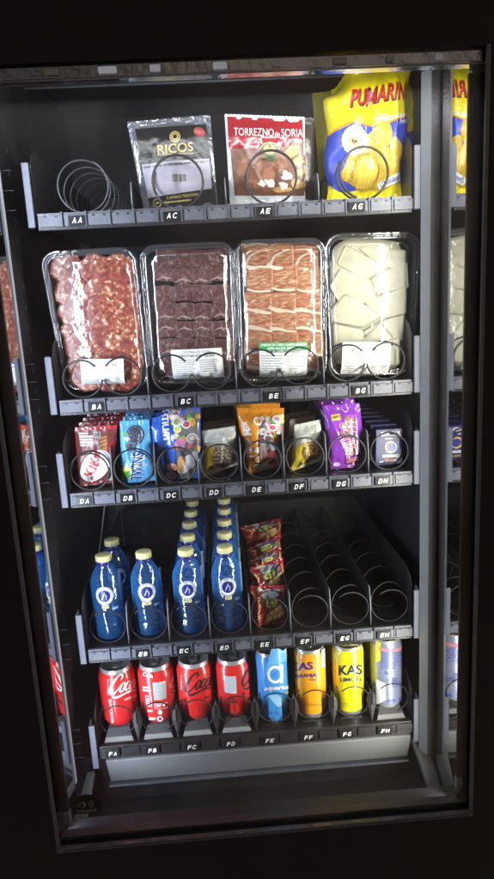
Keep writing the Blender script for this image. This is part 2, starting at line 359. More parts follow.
# ------------------------------------------------------------------ trays
P_ = .072
ROWZ = {'A': .9275, 'B': .6425, 'D': .4870, 'E': .2025, 'F': .0095}
FL = {k: z+.0105 for k, z in ROWZ.items()}
def cxn(i): return (i-3.5)*P_+.0165
WIRE = mat('black_coil_wire', (.010, .010, .011), .4, var=.2)
WIREM = mat('matte_coil_wire', (.008, .008, .009), .6, var=.2)
WIREG = mat('grey_coil_wire', (.05, .05, .055), .3, metal=.3, var=.2)
def under():
    m, nt, b = nt_of('slatted_tray_plastic'); L = nt.links.new
    tc = N(nt, 'ShaderNodeTexCoord'); mp = N(nt, 'ShaderNodeMapping'); mp.inputs['Scale'].default_value = (60, 60, 60); mp.inputs['Rotation'].default_value = (0, 0, .5)
    L(tc.outputs['Object'], mp.inputs['Vector']); br = N(nt, 'ShaderNodeTexBrick', Scale=1.0); L(mp.outputs[0], br.inputs['Vector'])
    br.inputs['Color1'].default_value = (.07, .066, .066, 1); br.inputs['Color2'].default_value = (.14, .13, .12, 1); br.inputs['Mortar'].default_value = (.006, .006, .006, 1)
    br.inputs['Mortar Size'].default_value = .12
    L(br.outputs['Color'], b.inputs['Base Color']); b.inputs['Roughness'].default_value = .4
    bp = N(nt, 'ShaderNodeBump', Strength=.6, Distance=.004); L(br.outputs['Fac'], bp.inputs['Height']); bp.invert = True; L(bp.outputs[0], b.inputs['Normal']); return m
SLAT = under()
X0, X1 = -.2715, .3045
def coil(tray, xc, zc, r, a0, sgn, pitch, turns, wr=.0015, y0=.0, mm=None):
    b = MB(); n = int(turns*30); pts = []
    for k in range(n+1):
        a = math.radians(a0) + sgn*2*PI*k/30
        yy = pitch*k/30; yy = yy*.22 if k < 25 else pitch*25/30*.22 + (yy-pitch*25/30)
        rr = r*(1+.03*noise.noise(V((k*.05, xc*40, zc*30))))
        pts.append(V((xc+rr*math.cos(a), y0+yy, zc+rr*math.sin(a))))
    b.tube(pts, wr, mm or WIRE, 6); return b.build('spiral_coil', tray)
def tag(tray, x, z, code):
    b = MB(); M = Matrix.Translation((x, -.0135, z))
    b.box(-.0130, .0130, -.0014, .0005, -.0072, .0074, TAGM, M)
    o = b.build('code_tag', tray, bevel=.0008)
    c = MB(); S = lambda u, v: (V((x+u, -.0150, z+v)), V((0, -1, 0))); D = Draw(c, S, step=.05)
    sh = .0020
    for ch, u in zip(code, (-.0074, .0012)):
        T = text_tris(ch, .02); wd = .0060
        D.tris([[(u+a*wd+bb*sh, -.0039+bb*.0078) for a, bb in t] for t in T], TAGW, 1)
    c.build('code_lettering', o); return o
TRAY = {}
LBL = {'A': 'topmost black spiral tray, tagged AA to AG, holding crisps and pouches', 'B': 'second spiral tray from the top, tagged BA to BG, holding deli trays',
       'D': 'middle spiral tray, tagged DA to DH, holding sweets and biscuits', 'E': 'spiral tray tagged EB to EH, holding blue water bottles, its right lanes empty',
       'F': 'lowest spiral tray, tagged FA to FH, holding a row of drink cans'}
for R_ in 'ABDEF':
    z = ROWZ[R_]; fl = FL[R_]; t = thing('spiral_tray', LBL[R_], 'vending tray', (.0165, .0, fl), 'spiral trays in the vending machine'); TRAY[R_] = t
    b = MB(); b.box(X0, X1, -.004, .50, fl-.010, fl, SLAT); b.build('tray_floor', t)
    # front rail with clip-on covers
    rt = MB(); top = fl+.002; bot = fl-.0225
    dark = R_ == 'F'
    rt.box(X0+.002, X1-.002, -.010, -.0045, bot, top, RAILM if not dark else DARK)
    rt.box(X0+.004, X1-.004, -.0125, -.0101, bot+.0005, bot+.004, DARK)
    for k in range(16):
        x = X0+.006+k*(P_/2)
        rt.box(x, x+P_/2-.0035, -.0125, -.0102, bot+.0045, top-.004, COVER if not dark else DARK)
        if not dark:
            for q in (.006, .022): rt.box(x+q, x+q+.004, -.0135, -.0127, top-.0068, top-.0045, DARK)
            rt.box(x+P_/2-.0042, x+P_/2-.0022, -.0145, -.0102, bot+.003, top+.0012, RAILM)
    rl = rt.build('front_rail', t, bevel=.0006)
    # side panels with front flange
    zf0, zf1 = z-.0085, z+.0835
    if R_ == 'F': zf0, zf1 = -.015, .072
    for s, xa, xf in ((-1, X0-.003, X0-.0055), (1, X1+.0005, X1+.0045)):
        b = MB(); prof = [(.0, fl-.012), (.0, zf1), (.012, zf1+.016), (.035, zf1+.026), (.10, zf1+.024), (.50, zf1+.018), (.50, fl-.012)]
        b.prism([V((xa, y, zz)) for y, zz in prof], (.0018, 0, 0), DARK); sp = b.build('side_panel', t, bevel=.0006)
        b = MB()
        b.box(xf-.005, xf+.0055, -.020, -.0155, zf0, zf1, GREYP); b.box(xf-.005 if s < 0 else xf+.0035, xf-.003 if s < 0 else xf+.0055, -.0154, .004, zf0, zf1, GREYP); b.build('front_flange', sp, bevel=.0012)
    wide = R_ in 'AB'
    n = 4 if wide else 8
    for i in range(1, n):
        x = X0 + i*P_*(2 if wide else 1)
        b = MB(); h = .072 if not wide else .045
        if R_ == 'F': h = .055
        prof = [(.004, fl), (.004, fl+h*.55), (.010, fl+h*.95), (.018, fl+h), (.495, fl+h*.9), (.495, fl)]
        b.prism([V((x-.0008, y, zz)) for y, zz in prof], (.0016, 0, 0), DARK)
        b.tube([V((x, .0035, fl)), V((x, .0035, fl+h*.55)), V((x, .010, fl+h*.97)), V((x, .02, fl+h*1.01))], .0010, ALUD, 6)
        if R_ == 'F':
            for s in (-1, 1):
                b.prism([V((x+s*.0010, .002, fl+.005)), V((x+s*.0065, .004, fl+.026)), V((x+s*.0085, .005, fl+.038)), V((x+s*.0060, .004, fl+.052)), V((x+s*.0010, .002, fl+.060))][::s], (0, .006, 0), DARK)
        b.build('lane_divider', t)
    # rear motor plate with hubs
    b = MB(); b.box(X0+.002, X1-.002, .495, .512, fl, fl+.088, DARK)
    rg = random.Random(ord(R_))
    for i in range(8):
        x = cxn(i); b.lathe([(.0, -.004), (.004, -.004), (.0045, -.001), (.009, -.001), (.010, 0)], (x, .494, fl+.036), WALL, 16, 'y')
        b.lathe([(.0, -.003), (.0032, -.003), (.004, 0)], (x, .494, fl+.066), WALL, 12, 'y'); b.box(x-.002, x+.002, .492, .4949, fl+.076, fl+.082, WALL)
    b.build('motor_plate', t)
    codes = range(0, 8, 2) if wide else range(8)
    for i in codes:
        if R_ == 'E' and i == 0: continue
        x = (((i+.5 if wide else i)-3.5)*P_+.003)*.987
        tag(t, x, z, R_+'ABCDEFGH'[i])
    if R_ == 'A':
        for j in range(4):
            x = cxn(2*j+.5); coil(t, x, fl+.0405, .0385, (60, 205, 220, 250)[j], -1, .05, 8.5, .0015 if j == 0 else .0019, -.0, WIREG if j == 0 else WIRE)
    elif R_ == 'B':
        for j in range(4):
            x = cxn(2*j+.5); coil(t, x-.0325, fl+.033, .0305, 38, 1, .062, 7, .0017); coil(t, x+.0325, fl+.033, .0305, 142, -1, .062, 7, .0017)
    elif R_ == 'D':
        for i in range(8): coil(t, cxn(i), fl+.0345, .0318, (110, 80, 250, 300, 100, 60, 120, 90)[i], -1, .040 if i else .036, 11, .0014)
    else:
        for i in range(8):
            coil(t, cxn(i), fl+.0345 if R_ == 'E' else fl+.041, .0325, 128, -1, .071, 6.6, .0011, .001, WIREM)
RAMP = mat('light_grey_ramp', (.25, .255, .255), .5, var=.25, vs=500, bump=.2, bs=500)
for i in (0, 1, 2, 3, 4, 5, 6, 7):
    x = cxn(i); z = FL['F']-.0065; b = MB(); lite = i in (0, 1, 2, 3, 7); z -= 0 if lite else .019; mm = RAMP if lite else mat('black_ramp', (.03, .03, .032), .4, dust=.03)
    b.add([(x-.029, -.002, z+.001), (x+.029, -.002, z+.001), (x+.019, .018, z+.0245), (x-.019, .018, z+.0245), (x+.019, .10, z+.0245), (x-.019, .10, z+.0245), (x-.029, .10, z+.001), (x+.029, .10, z+.001)],
          [(0, 1, 2, 3), (3, 2, 4, 5), (0, 3, 5, 6), (1, 7, 4, 2)], mm)
    f1, f2 = .50, 1.03; e0, e1 = V((x, -.0023, z+.0015)), V((x, .0177, z+.0250)); w0, w1 = .029, .019
    q1, q2 = e0.lerp(e1, f1), e0.lerp(e1, f2); a1, a2 = w0+(w1-w0)*f1+.0003, w1+.0003; up_ = V((0, -.0006, .0006))
    b.prism([q1+V((-a1, 0, 0))+up_, q1+V((a1, 0, 0))+up_, q2+V((a2, 0, 0))+up_, q2+V((-a2, 0, 0))+up_], (0, -.001, .001), mat('dark_grey_pad', (.035, .035, .038), .5, dust=.03))
    b.build('can_ramp', TRAY['F'], bevel=.0006)
# loose cables behind the bottle tray
CB = mat('grey_cable', (.45, .45, .47), .5); b = MB()
for pp in ([(91, 503, .40), (92, 540, .39), (94.5, 578, .38), (99, 600, .38)], [(105, 503, .40), (102, 530, .38), (98.5, 560, .36), (98, 580, .36)]):
    b.tube(catmull([tuple(at(*q)) for q in pp]), .0016, CB, 6)
b.build('motor_cable', vm)
b = MB(); c = at(99, 561, .35); b.box(c.x-.007, c.x+.006, .346, .352, c.z-.016, c.z+.014, mat('cable_connector', (.6, .6, .62), .4)); c = at(98, 574, .35); b.tube([V((c.x-.012, .35, c.z+.01)), V((c.x-.006, .345, c.z-.012)), V((c.x+.006, .345, c.z-.004))], .0022, mat('yellow_wire', (.6, .42, .08), .4), 6); b.build('cable_connector', vm, bevel=.001)

# ------------------------------------------------------------------ flexible packs
def inv_bilin(q, x, y):                      # q = BL, BR, TR, TL in picture px -> (u, v)
    u = v = .5
    for _ in range(14):
        px = [(1-u)*(1-v)*q[0][i]+u*(1-v)*q[1][i]+u*v*q[2][i]+(1-u)*v*q[3][i] for i in (0, 1)]
        du = [(1-v)*(q[1][i]-q[0][i])+v*(q[2][i]-q[3][i]) for i in (0, 1)]; dv = [(1-u)*(q[3][i]-q[0][i])+u*(q[2][i]-q[1][i]) for i in (0, 1)]
        ex, ey = x-px[0], y-px[1]; det = du[0]*dv[1]-du[1]*dv[0]
        u += (ex*dv[1]-ey*dv[0])/det; v += (du[0]*ey-du[1]*ex)/det
    return u, v
def smooth(x): x = max(0, min(1, x)); return x*x*(3-2*x)
def pack(name, label, cat, q, Y, th, base, art=None, group=None, seed=1, wr=.0012, crimp=(.06, .06), nu=34, nv=44, wf=5., crop=(0, 0, 1), lean=0., sideflat=2.6, folds=0, zig=.0006, fw=1.3, floor=None, curl=0., warp=None):
    """a sealed bag or wrapper: two sheets bulging apart between crimped ends"""
    Ys = [Y, Y, Y+lean, Y+lean]
    C = [at(*p, yy) for p, yy in zip(q, Ys)]
    if floor is not None:                    # let the pack stand on its shelf
        dz = floor-min(C[0].z, C[1].z)
        for c in C[:2]: c.z += dz
    t = thing(name, label, cat, ((C[0].x+C[1].x)/2, Y+th*.5, min(C[0].z, C[1].z)), group)
    nrm = (C[1]-C[0]).cross(C[3]-C[0]).normalized()
    if nrm.y > 0: nrm = -nrm
    def bul(u, v):
        a = max(0, 1-abs(2*u-1)**sideflat)**.65
        b = smooth((v-crimp[0]*.7)/.22)*smooth((1-crimp[1]*.7-v)/.22)
        return a*b
    def S0(u, v, side):
        p = C[0]*((1-u)*(1-v))+C[1]*(u*(1-v))+C[2]*(u*v)+C[3]*((1-u)*v)
        b = bul(u, v); e = min(1, min(u, 1-u)*12)
        w_ = noise.noise(V((u*wf, v*wf*1.3, seed+side*9.1)))*wr + noise.noise(V((u*wf*3, v*wf*3, seed+4+side)))*wr*.35
        dc = math.exp(-max(0, v-crimp[0])/.10) + math.exp(-max(0, 1-crimp[1]-v)/.10)
        w_ += wr*.9*math.sin(u*26+3*noise.noise(V((u*3, v*3, seed+2.2))))*dc*(.3+.7*e)
        for k in range(folds):
            c0 = .15+.7*((seed*.37+k*.29) % 1); sl = .5*math.sin(seed+k*2.1); d = (u-c0)+(v-.5)*sl
            w_ += wr*fw*math.exp(-abs(d)*26)*math.sin(k*1.7+seed)*(e)
        cr = curl*math.exp(-(1-v)/.08)
        if warp: p = p + warp(u, v)
        return p + nrm*((b*th*.5 + w_*(.25+.75*max(b, .35)))*(1 if side == 0 else -1) + cr) - V((0, 0, 0))
    b = MB(); g = [[S0(i/nu, j/nv, 0) for i in range(nu+1)] for j in range(nv+1)]; h = [[S0(i/nu, j/nv, 1) for i in range(nu+1)] for j in range(nv+1)]
    for j in range(nv+1):
        for i in (0, nu): mid = (g[j][i]+h[j][i])/2; g[j][i] = mid + nrm*.0002; h[j][i] = mid - nrm*.0002
    upv = (C[3]-C[0]).normalized()
    for j in (0, nv):
        for i in range(nu+1):
            mid = (g[j][i]+h[j][i])/2; z = upv*(zig*(1 if i % 2 else -1)); g[j][i] = mid+nrm*.0003+z; h[j][i] = mid-nrm*.0003+z
    W1 = nu+1; vs = [p for r in g for p in r]+[p for r in h for p in r]; O = W1*(nv+1)
    fs = [(j*W1+i, j*W1+i+1, (j+1)*W1+i+1, (j+1)*W1+i) for j in range(nv) for i in range(nu)]
    b.add(vs, fs + [tuple(O+k for k in f[::-1]) for f in fs], base, True)
    b.add([g[j][i] for j in range(nv+1) for i in (0,)]+[h[j][0] for j in range(nv+1)], [(j, j+1, nv+2+j, nv+1+j) for j in range(nv)], base)
    b.add([g[j][nu] for j in range(nv+1)]+[h[j][nu] for j in range(nv+1)], [(j, nv+1+j, nv+2+j, j+1) for j in range(nv)], base)
    b.build('wrapper', t)
    def S(u, v):
        u = max(0, min(1, u)); v = max(0, min(1, v)); i = min(nu-1, int(u*nu)); j = min(nv-1, int(v*nv)); a, c = u*nu-i, v*nv-j
        A, B, Cc, Dd = g[j][i], g[j][i+1], g[j+1][i+1], g[j+1][i]
        p = A*((1-a)*(1-c))+B*(a*(1-c))+Cc*(a*c)+Dd*((1-a)*c)
        n = (B-A).lerp(Cc-Dd, c).cross((Dd-A).lerp(Cc-B, a))
        return p, (n.normalized() if n.length > 1e-12 else nrm)
    if art:
        b = MB(); ox, oy, sc = crop
        D = Draw(b, S, lambda x, y: inv_bilin(q, ox+x/sc, oy+y/sc), .032)
        D.uv = Draw(b, S, step=.032)
        art(D); b.build('printed_design', t)
    return t
def film(name, col, rough=.22, metal=.0, bump=.35, bs=70): return mat(name, col, rough, metal, .6, var=.08, vs=25, bump=bump, bs=bs)

YEL = film('yellow_foil', (.70, .59, .008)); NAVY = (.02, .03, .16); GOLD = (.50, .40, .14)
# ---- crisps
def crisp_art(D):
    u = D.uv; blue = (.035, .06, .42)
    u.poly([(0, .50), (.30, .545), (.62, .50), (1, .57), (1, .13), (.5, .09), (.22, .07), (0, .12)], blue, 1)
    u.ribbon([(0, .505, .012), (.30, .55, .013), (.62, .505, .012), (1, .575, .010)], (.62, .16, .04), 2)
    for s, (cx, cy, rx, ry, ro) in enumerate(((.62, .40, .20, .10, .35), (.40, .24, .24, .13, .15), (.68, .22, .26, .14, -.12), (.86, .34, .11, .07, -.6), (.55, .14, .22, .07, .1))):
        u.ell(cx, cy, rx, ry, (.46, .30, .03), 2+s*.4, ro, 26, .25, s); u.ell(cx-.005, cy+.006, rx*.9, ry*.87, (.56, .40, .06), 2.2+s*.4, ro, 26, .25, s)
        for k in range(-4, 5):
            l = .8*(1-(k/5.2)**2)**.5; c_, s_ = math.cos(ro), math.sin(ro)
            a = (cx+c_*rx*k/5-s_*-ry*l, cy+s_*rx*k/5+c_*-ry*l); e = (cx+c_*rx*k/5-s_*ry*l, cy+s_*rx*k/5+c_*ry*l)
            u.ribbon([(a[0], a[1], .006), (e[0], e[1], .006)], (.44, .27, .02), 2.35+s*.4, 1)
    D.ell(170, 402, 50, 54, (.58, .58, .54), 3.5, 0, 30, .05)
    for k in range(18): a = k*PI/9; D.ell(170+45*math.cos(a), 402+48*math.sin(a), 8, 9, (.58, .58, .54), 3.5, 0, 8)
    for k in range(14): a = k*PI/7; D.ell(166+17*math.cos(a), 404+17*math.sin(a), 8, 3.4, (.75, .42, .02), 3.8, a, 8)
    D.ell(166, 404, 12, 12, (.06, .03, .01), 4.1)
    D.ring(170, 402, 38, 4, (.25, .3, .55), 4, .4, 2.8); D.ring(170, 402, 38, 4, (.25, .3, .55), 4, 3.5, 5.9)
    R_ = (.42, .015, .02)
    D.text('PUMARIN', (152, 281), (378, 240), (9, -63), (.10, .0, .02), 3, .035)
    D.text('PUMARIN', (150, 277), (376, 236), (9, -62), R_, 3.6, .022)
    D.text('Patatas', (262, 338), (380, 303), (6, -24), (.8, .8, .76), 3, .012); D.text('Fritas', (352, 335), (400, 316), (5, -20), (.8, .8, .76), 3, .012)
    D.poly([(268, 560), (282, 583), (372, 545), (362, 512)], (.8, .8, .78), 5.2); D.text('Onduladas', (284, 573), (360, 541), (3, -20), (.03, .08, .40), 5.6, .02)
C4 = (310, 40, 4.117)
zA = FL['A']+.003
def bag_warp(u, v):
    a = smooth((.34-u)/.34)*smooth((v-.72)/.28); t = smooth((v-.86)/.14)
    return V((.016*a, .034*a+.006*math.sin(u*11+1)*t+.006*smooth((u-.8)/.2)*t, -.016*a-.004*t*(.5+.5*math.sin(u*8))+.004*math.sin(v*19+u*3)*smooth((.1-u)/.1))) + V((.003*math.sin(v*15)*(1-smooth(u/.12)), 0, 0)) + V((.003*math.sin(v*13+2)*smooth((u-.9)/.1), 0, 0))
pack('crisp_bag', 'big yellow and blue crisp bag at the front of the AG coil', 'crisp bag', [(326, 194), (400, 192), (411, 51), (325, 68)], .052, .062, YEL, crisp_art, 'yellow crisp bags', 3, .0050, (.03, .05), 48, 66, 4., C4, 0, 2.2, 6, floor=zA, curl=-.012, fw=1.9, warp=bag_warp)
pack('crisp_bag', 'second yellow crisp bag in the AG lane, peeking out right of the front one', 'crisp bag', [(345, 193), (406, 191), (430, 70), (360, 66)], .110, .055, YEL, crisp_art, 'yellow crisp bags', 5, .0045, (.03, .05), 38, 50, 4., C4, 0, 2.2, 5, floor=zA, curl=-.010, fw=1.9, warp=lambda u, v: V((0, .010*math.sin(u*9)*smooth((v-.75)/.25), -.010*smooth((v-.85)/.15)*(.5+.5*math.sin(u*7+2)))))
pack('crisp_bag', 'shaded yellow crisp bag deepest in the AG lane, left of the front one', 'crisp bag', [(322, 196), (385, 192), (388, 86), (312, 93)], .34, .055, YEL, None, 'yellow crisp bags', 8, .0030, (.03, .05), 24, 30, 4., floor=zA)
# ---- black vacuum pouch
VAC = clear_film('vacuum_film', (.55, .58, .66), gloss=.04, rough=.14, bump=.4, bs=90, haze=.08)
BLKF = film('black_pouch_film', (.014, .013, .013), .3)
C2 = (120, 80, 4.94)
def ricos_art(D):
    D.poly([(75, 240), (425, 215), (478, 610), (150, 628)], BLKF, 1)
    g = (.46, .36, .13)
    D.text('RICOS', (188, 362), (362, 345), (-2, -42), g, 2, .012)
    D.ribbon([(188, 366, 3), (275, 360, 2), (362, 356, 3)], g, 2)
    D.ell(272, 280, 26, 27, g, 2); D.ell(272, 280, 10, 10, BLACK, 3)
    for k in range(10): a = k*PI/5; D.ell(272+18*math.cos(a), 280+18*math.sin(a), 3.5, 3.5, BLACK, 3, 0, 8)
    D.ell(392, 255, 30, 21, (.35, .05, .06), 2, .4); D.smalltext(370, 245, 414, 9, 2, 3, (.6, .4, .3), 3, 2, .3)
    D.poly([(108, 408), (440, 378), (452, 520), (138, 565)], (.30, .29, .34), 2)
    D.smalltext(118, 418, 430, 0, 1, 8, (.1, .1, .13), 3, 1, -.09)
    for k in range(6): D.smalltext(135, 452+k*17, 255, 0, 1, 5, (.35, .3, .36), 3, k, -.1)
    for k in range(5): D.smalltext(335, 425+k*15, 438, 0, 1, 5, (.3, .28, .34), 3, k+9, -.1)
    D.rect(255, 452, 328, 494, (.46, .45, .49), 3); D.bars(258, 454, 326, 492, BLACK, 4, 5)
    D.ring(183, 588, 19, 3, g, 2); D.ell(183, 588, 10, 4, g, 2)
    D.text('ELABORADO TRADICIONAL', (230, 572), (388, 553), (0, -13), g, 2, .01); D.smalltext(215, 583, 350, 0, 1, 8, g, 2, 8, -.1)
pack('vacuum_pouch', 'black vacuum pouch with gold lettering and a pale label, standing in the AC coil', 'food pouch', [(144, 207), (218, 204), (210, 115), (127, 122)], .032, .018, VAC, ricos_art, None, 11, .0015, (.05, .05), 30, 34, 4., C2, 0, 2.4, 2, floor=zA)
# ---- red pouch
C3 = (215, 80, 4.94)
PWH = film('white_pouch_film', (.52, .55, .57), .14, bump=.6)
def torrezno_art(D):
    red = film('red_pouch_film', (.30, .016, .024), .16, bump=.2)
    D.poly([(60, 180), (432, 195), (440, 548), (95, 548)], (.15, .065, .04), 1)
    D.poly([(60, 180), (432, 195), (434, 300), (330, 325), (200, 335), (68, 332)], red, 1.6)
    rg = random.Random(4)
    for k, (cx, cy, rx, ry, ro) in enumerate(((385, 345, 60, 30, -.6), (415, 395, 45, 26, -.5), (425, 445, 40, 22, -.2), (410, 500, 50, 26, .1), (330, 525, 60, 18, 0), (215, 400, 22, 55, 0), (140, 430, 35, 60, .2), (268, 455, 30, 62, .3), (180, 500, 50, 26, .2), (320, 400, 40, 50, -.4))):
        D.ell(cx, cy, rx, ry, (.16, .065, .03), 1.8+k*.25, ro, 20, .3, k); D.ell(cx-4, cy-4, rx*.8, ry*.7, ((.46, .28, .10) if k < 5 else (.25, .105, .06)), 2+k*.25, ro, 18, .5, k+5)
    for cx, cy, r in ((352, 462, 30), (270, 494, 22), (228, 497, 20), (335, 505, 24)): D.ell(cx, cy, r, r*.62, (.58, .50, .47), 4.2, .3, 20, .9, cx); D.ell(cx+4, cy-3, r*.6, r*.36, (.68, .66, .66), 4.5, .5, 18, .9, cx+3)
    D.text('TORREZNO', (92, 272), (286, 280), (0, -38), WHITE, 3, .0); D.text('de', (291, 277), (316, 277), (0, -22), WHITE, 3); D.text('SORIA', (324, 279), (432, 277), (0, -38), WHITE, 3)
    D.ell(266, 340, 40, 34, (.10, .12, .06), 5); D.ell(266, 338, 30, 25, (.35, .28, .10), 5.3); D.ell(266, 318, 12, 16, (.45, .36, .12), 5.6); D.ell(266, 322, 6, 10, (.3, .04, .03), 5.9)
    D.ribbon([(232, 372, 12), (266, 384, 13), (310, 372, 12)], (.13, .16, .08), 5.6); D.ring(266, 345, 48, 4, (.5, .42, .2), 5.5, -2.9, -.2, .8)
pack('food_pouch', 'red and white pouch of fried pork rind standing in the AE coil', 'food pouch', [(230, 200), (305, 199), (304.5, 117), (224.5, 114)], .035, .022, PWH, torrezno_art, None, 14, .0010, (.05, .05), 40, 44, 5., C3, 0, 2.4, 6, fw=2.2, floor=zA)
pack('food_pouch', 'brown backed pouch just behind the red pork rind pouch, its edge showing at the right', 'food pouch', [(238, 199), (314, 198), (314, 118), (240, 118)], .075, .02, film('brown_pouch_film', (.06, .045, .04), .3), None, None, 15, .0018, (.05, .05), 20, 24, 5., floor=zA)
# ------------------------------------------------------------------ deli trays
LIDF = clear_film('clear_tray_lid', (.97, .98, .99), gloss=.035, rough=.11, bump=.35, bs=70)
RIMF = clear_film('clear_tray_rim', (.90, .92, .95), gloss=.17, rough=.09, bump=.35, bs=90, haze=.04)
TRAYB = mat('black_tray_base', (.02, .02, .022), .35)
def meat(name, ramp, scale, kind, rough=.32, bump=.4, stretch=(1, 1, 1), rot=0.):
    m, nt, b = nt_of(name); L = nt.links.new
    tc = N(nt, 'ShaderNodeTexCoord'); oi = N(nt, 'ShaderNodeObjectInfo'); mp = N(nt, 'ShaderNodeMapping'); mp.inputs['Scale'].default_value = stretch; mp.inputs['Rotation'].default_value = (0, rot, 0)
    off = N(nt, 'ShaderNodeVectorMath', operation='MULTIPLY_ADD'); cb = N(nt, 'ShaderNodeCombineXYZ')
    L(oi.outputs['Random'], cb.inputs[0]); L(oi.outputs['Random'], cb.inputs[2]); L(cb.outputs[0], off.inputs[0]); off.inputs[1].default_value = (3, 3, 3); L(tc.outputs['Object'], off.inputs[2])
    L(off.outputs[0], mp.inputs['Vector'])
    nz = N(nt, 'ShaderNodeTexNoise', Scale=scale, Detail=4.0, Distortion=1.2); L(mp.outputs[0], nz.inputs['Vector'])
    src = nz.outputs['Fac']
    if kind == 'chunk':
        vo = N(nt, 'ShaderNodeTexVoronoi', Scale=scale*1.5, feature='F1'); 
        ad = N(nt, 'ShaderNodeMix', data_type='RGBA'); ad.inputs['Factor'].default_value = .25; L(mp.outputs[0], ad.inputs['A']); L(nz.outputs['Color'], ad.inputs['B'])
        w2 = N(nt, 'ShaderNodeVectorMath', operation='MULTIPLY_ADD'); L(nz.outputs['Color'], w2.inputs[0]); w2.inputs[1].default_value = (.012, .012, .012); L(mp.outputs[0], w2.inputs[2])
        L(w2.outputs[0], vo.inputs['Vector']); sp = N(nt, 'ShaderNodeSeparateColor'); L(vo.outputs['Color'], sp.inputs[0])
        mm = N(nt, 'ShaderNodeMath', operation='MULTIPLY_ADD'); L(nz.outputs['Fac'], mm.inputs[0]); mm.inputs[1].default_value = .55; 
        m3 = N(nt, 'ShaderNodeMath', operation='MULTIPLY'); L(sp.outputs[0], m3.inputs[0]); m3.inputs[1].default_value = .45; L(m3.outputs[0], mm.inputs[2]); src = mm.outputs[0]
    if kind == 'vein':
        n2 = N(nt, 'ShaderNodeTexNoise', Scale=scale*3, Detail=5.0); L(mp.outputs[0], n2.inputs['Vector'])
        mm = N(nt, 'ShaderNodeMath', operation='MULTIPLY_ADD'); L(n2.outputs['Fac'], mm.inputs[0]); mm.inputs[1].default_value = .5
        m3 = N(nt, 'ShaderNodeMath', operation='MULTIPLY'); L(nz.outputs['Fac'], m3.inputs[0]); m3.inputs[1].default_value = .5; L(m3.outputs[0], mm.inputs[2]); src = mm.outputs[0]
    cr = N(nt, 'ShaderNodeValToRGB'); L(src, cr.inputs[0]); e = cr.color_ramp.elements
    while len(e) < len(ramp): e.new(.5)
    for k, (p, c) in enumerate(ramp): e[k].position = p; e[k].color = (*c, 1)
    L(cr.outputs[0], b.inputs['Base Color']); b.inputs['Roughness'].default_value = rough
    bp = N(nt, 'ShaderNodeBump', Strength=bump, Distance=.003); L(src, bp.inputs['Height']); L(bp.outputs[0], b.inputs['Normal'])
    MATS[name] = m; return m
CHOR = meat('chorizo_meat', [(.34, (.10, .022, .020)), (.46, (.21, .045, .034)), (.53, (.29, .075, .045)), (.56, (.42, .17, .05)), (.58, (.44, .23, .17)), (.62, (.62, .47, .38))], 56, 'vein', .28, .35)
CECI = meat('cured_beef_meat', [(.30, (.062, .025, .024)), (.5, (.100, .042, .040)), (.59, (.15, .078, .070)), (.68, (.32, .22, .20))], 70, 'vein', .35, .3, (1, 1, .8))
HAM = meat('ham_meat', [(.30, (.19, .055, .034)), (.44, (.30, .105, .058)), (.55, (.40, .19, .10)), (.64, (.56, .38, .25))], 42, 'vein', .3, .25, (1, 1, 3.6), .5)
FATM = meat('ham_fat', [(.3, (.56, .45, .33)), (.7, (.64, .57, .45))], 90, 'vein', .3, .2)
CHEE = meat('pale_cheese', [(.25, (.36, .335, .23)), (.5, (.43, .405, .295)), (.75, (.48, .46, .36))], 30, 'vein', .4, .15)
VEIN = mat('fat_vein', (.36, .27, .23), .35)
LABW = mat('white_label_paper', (.74, .75, .74), .55, var=.04)
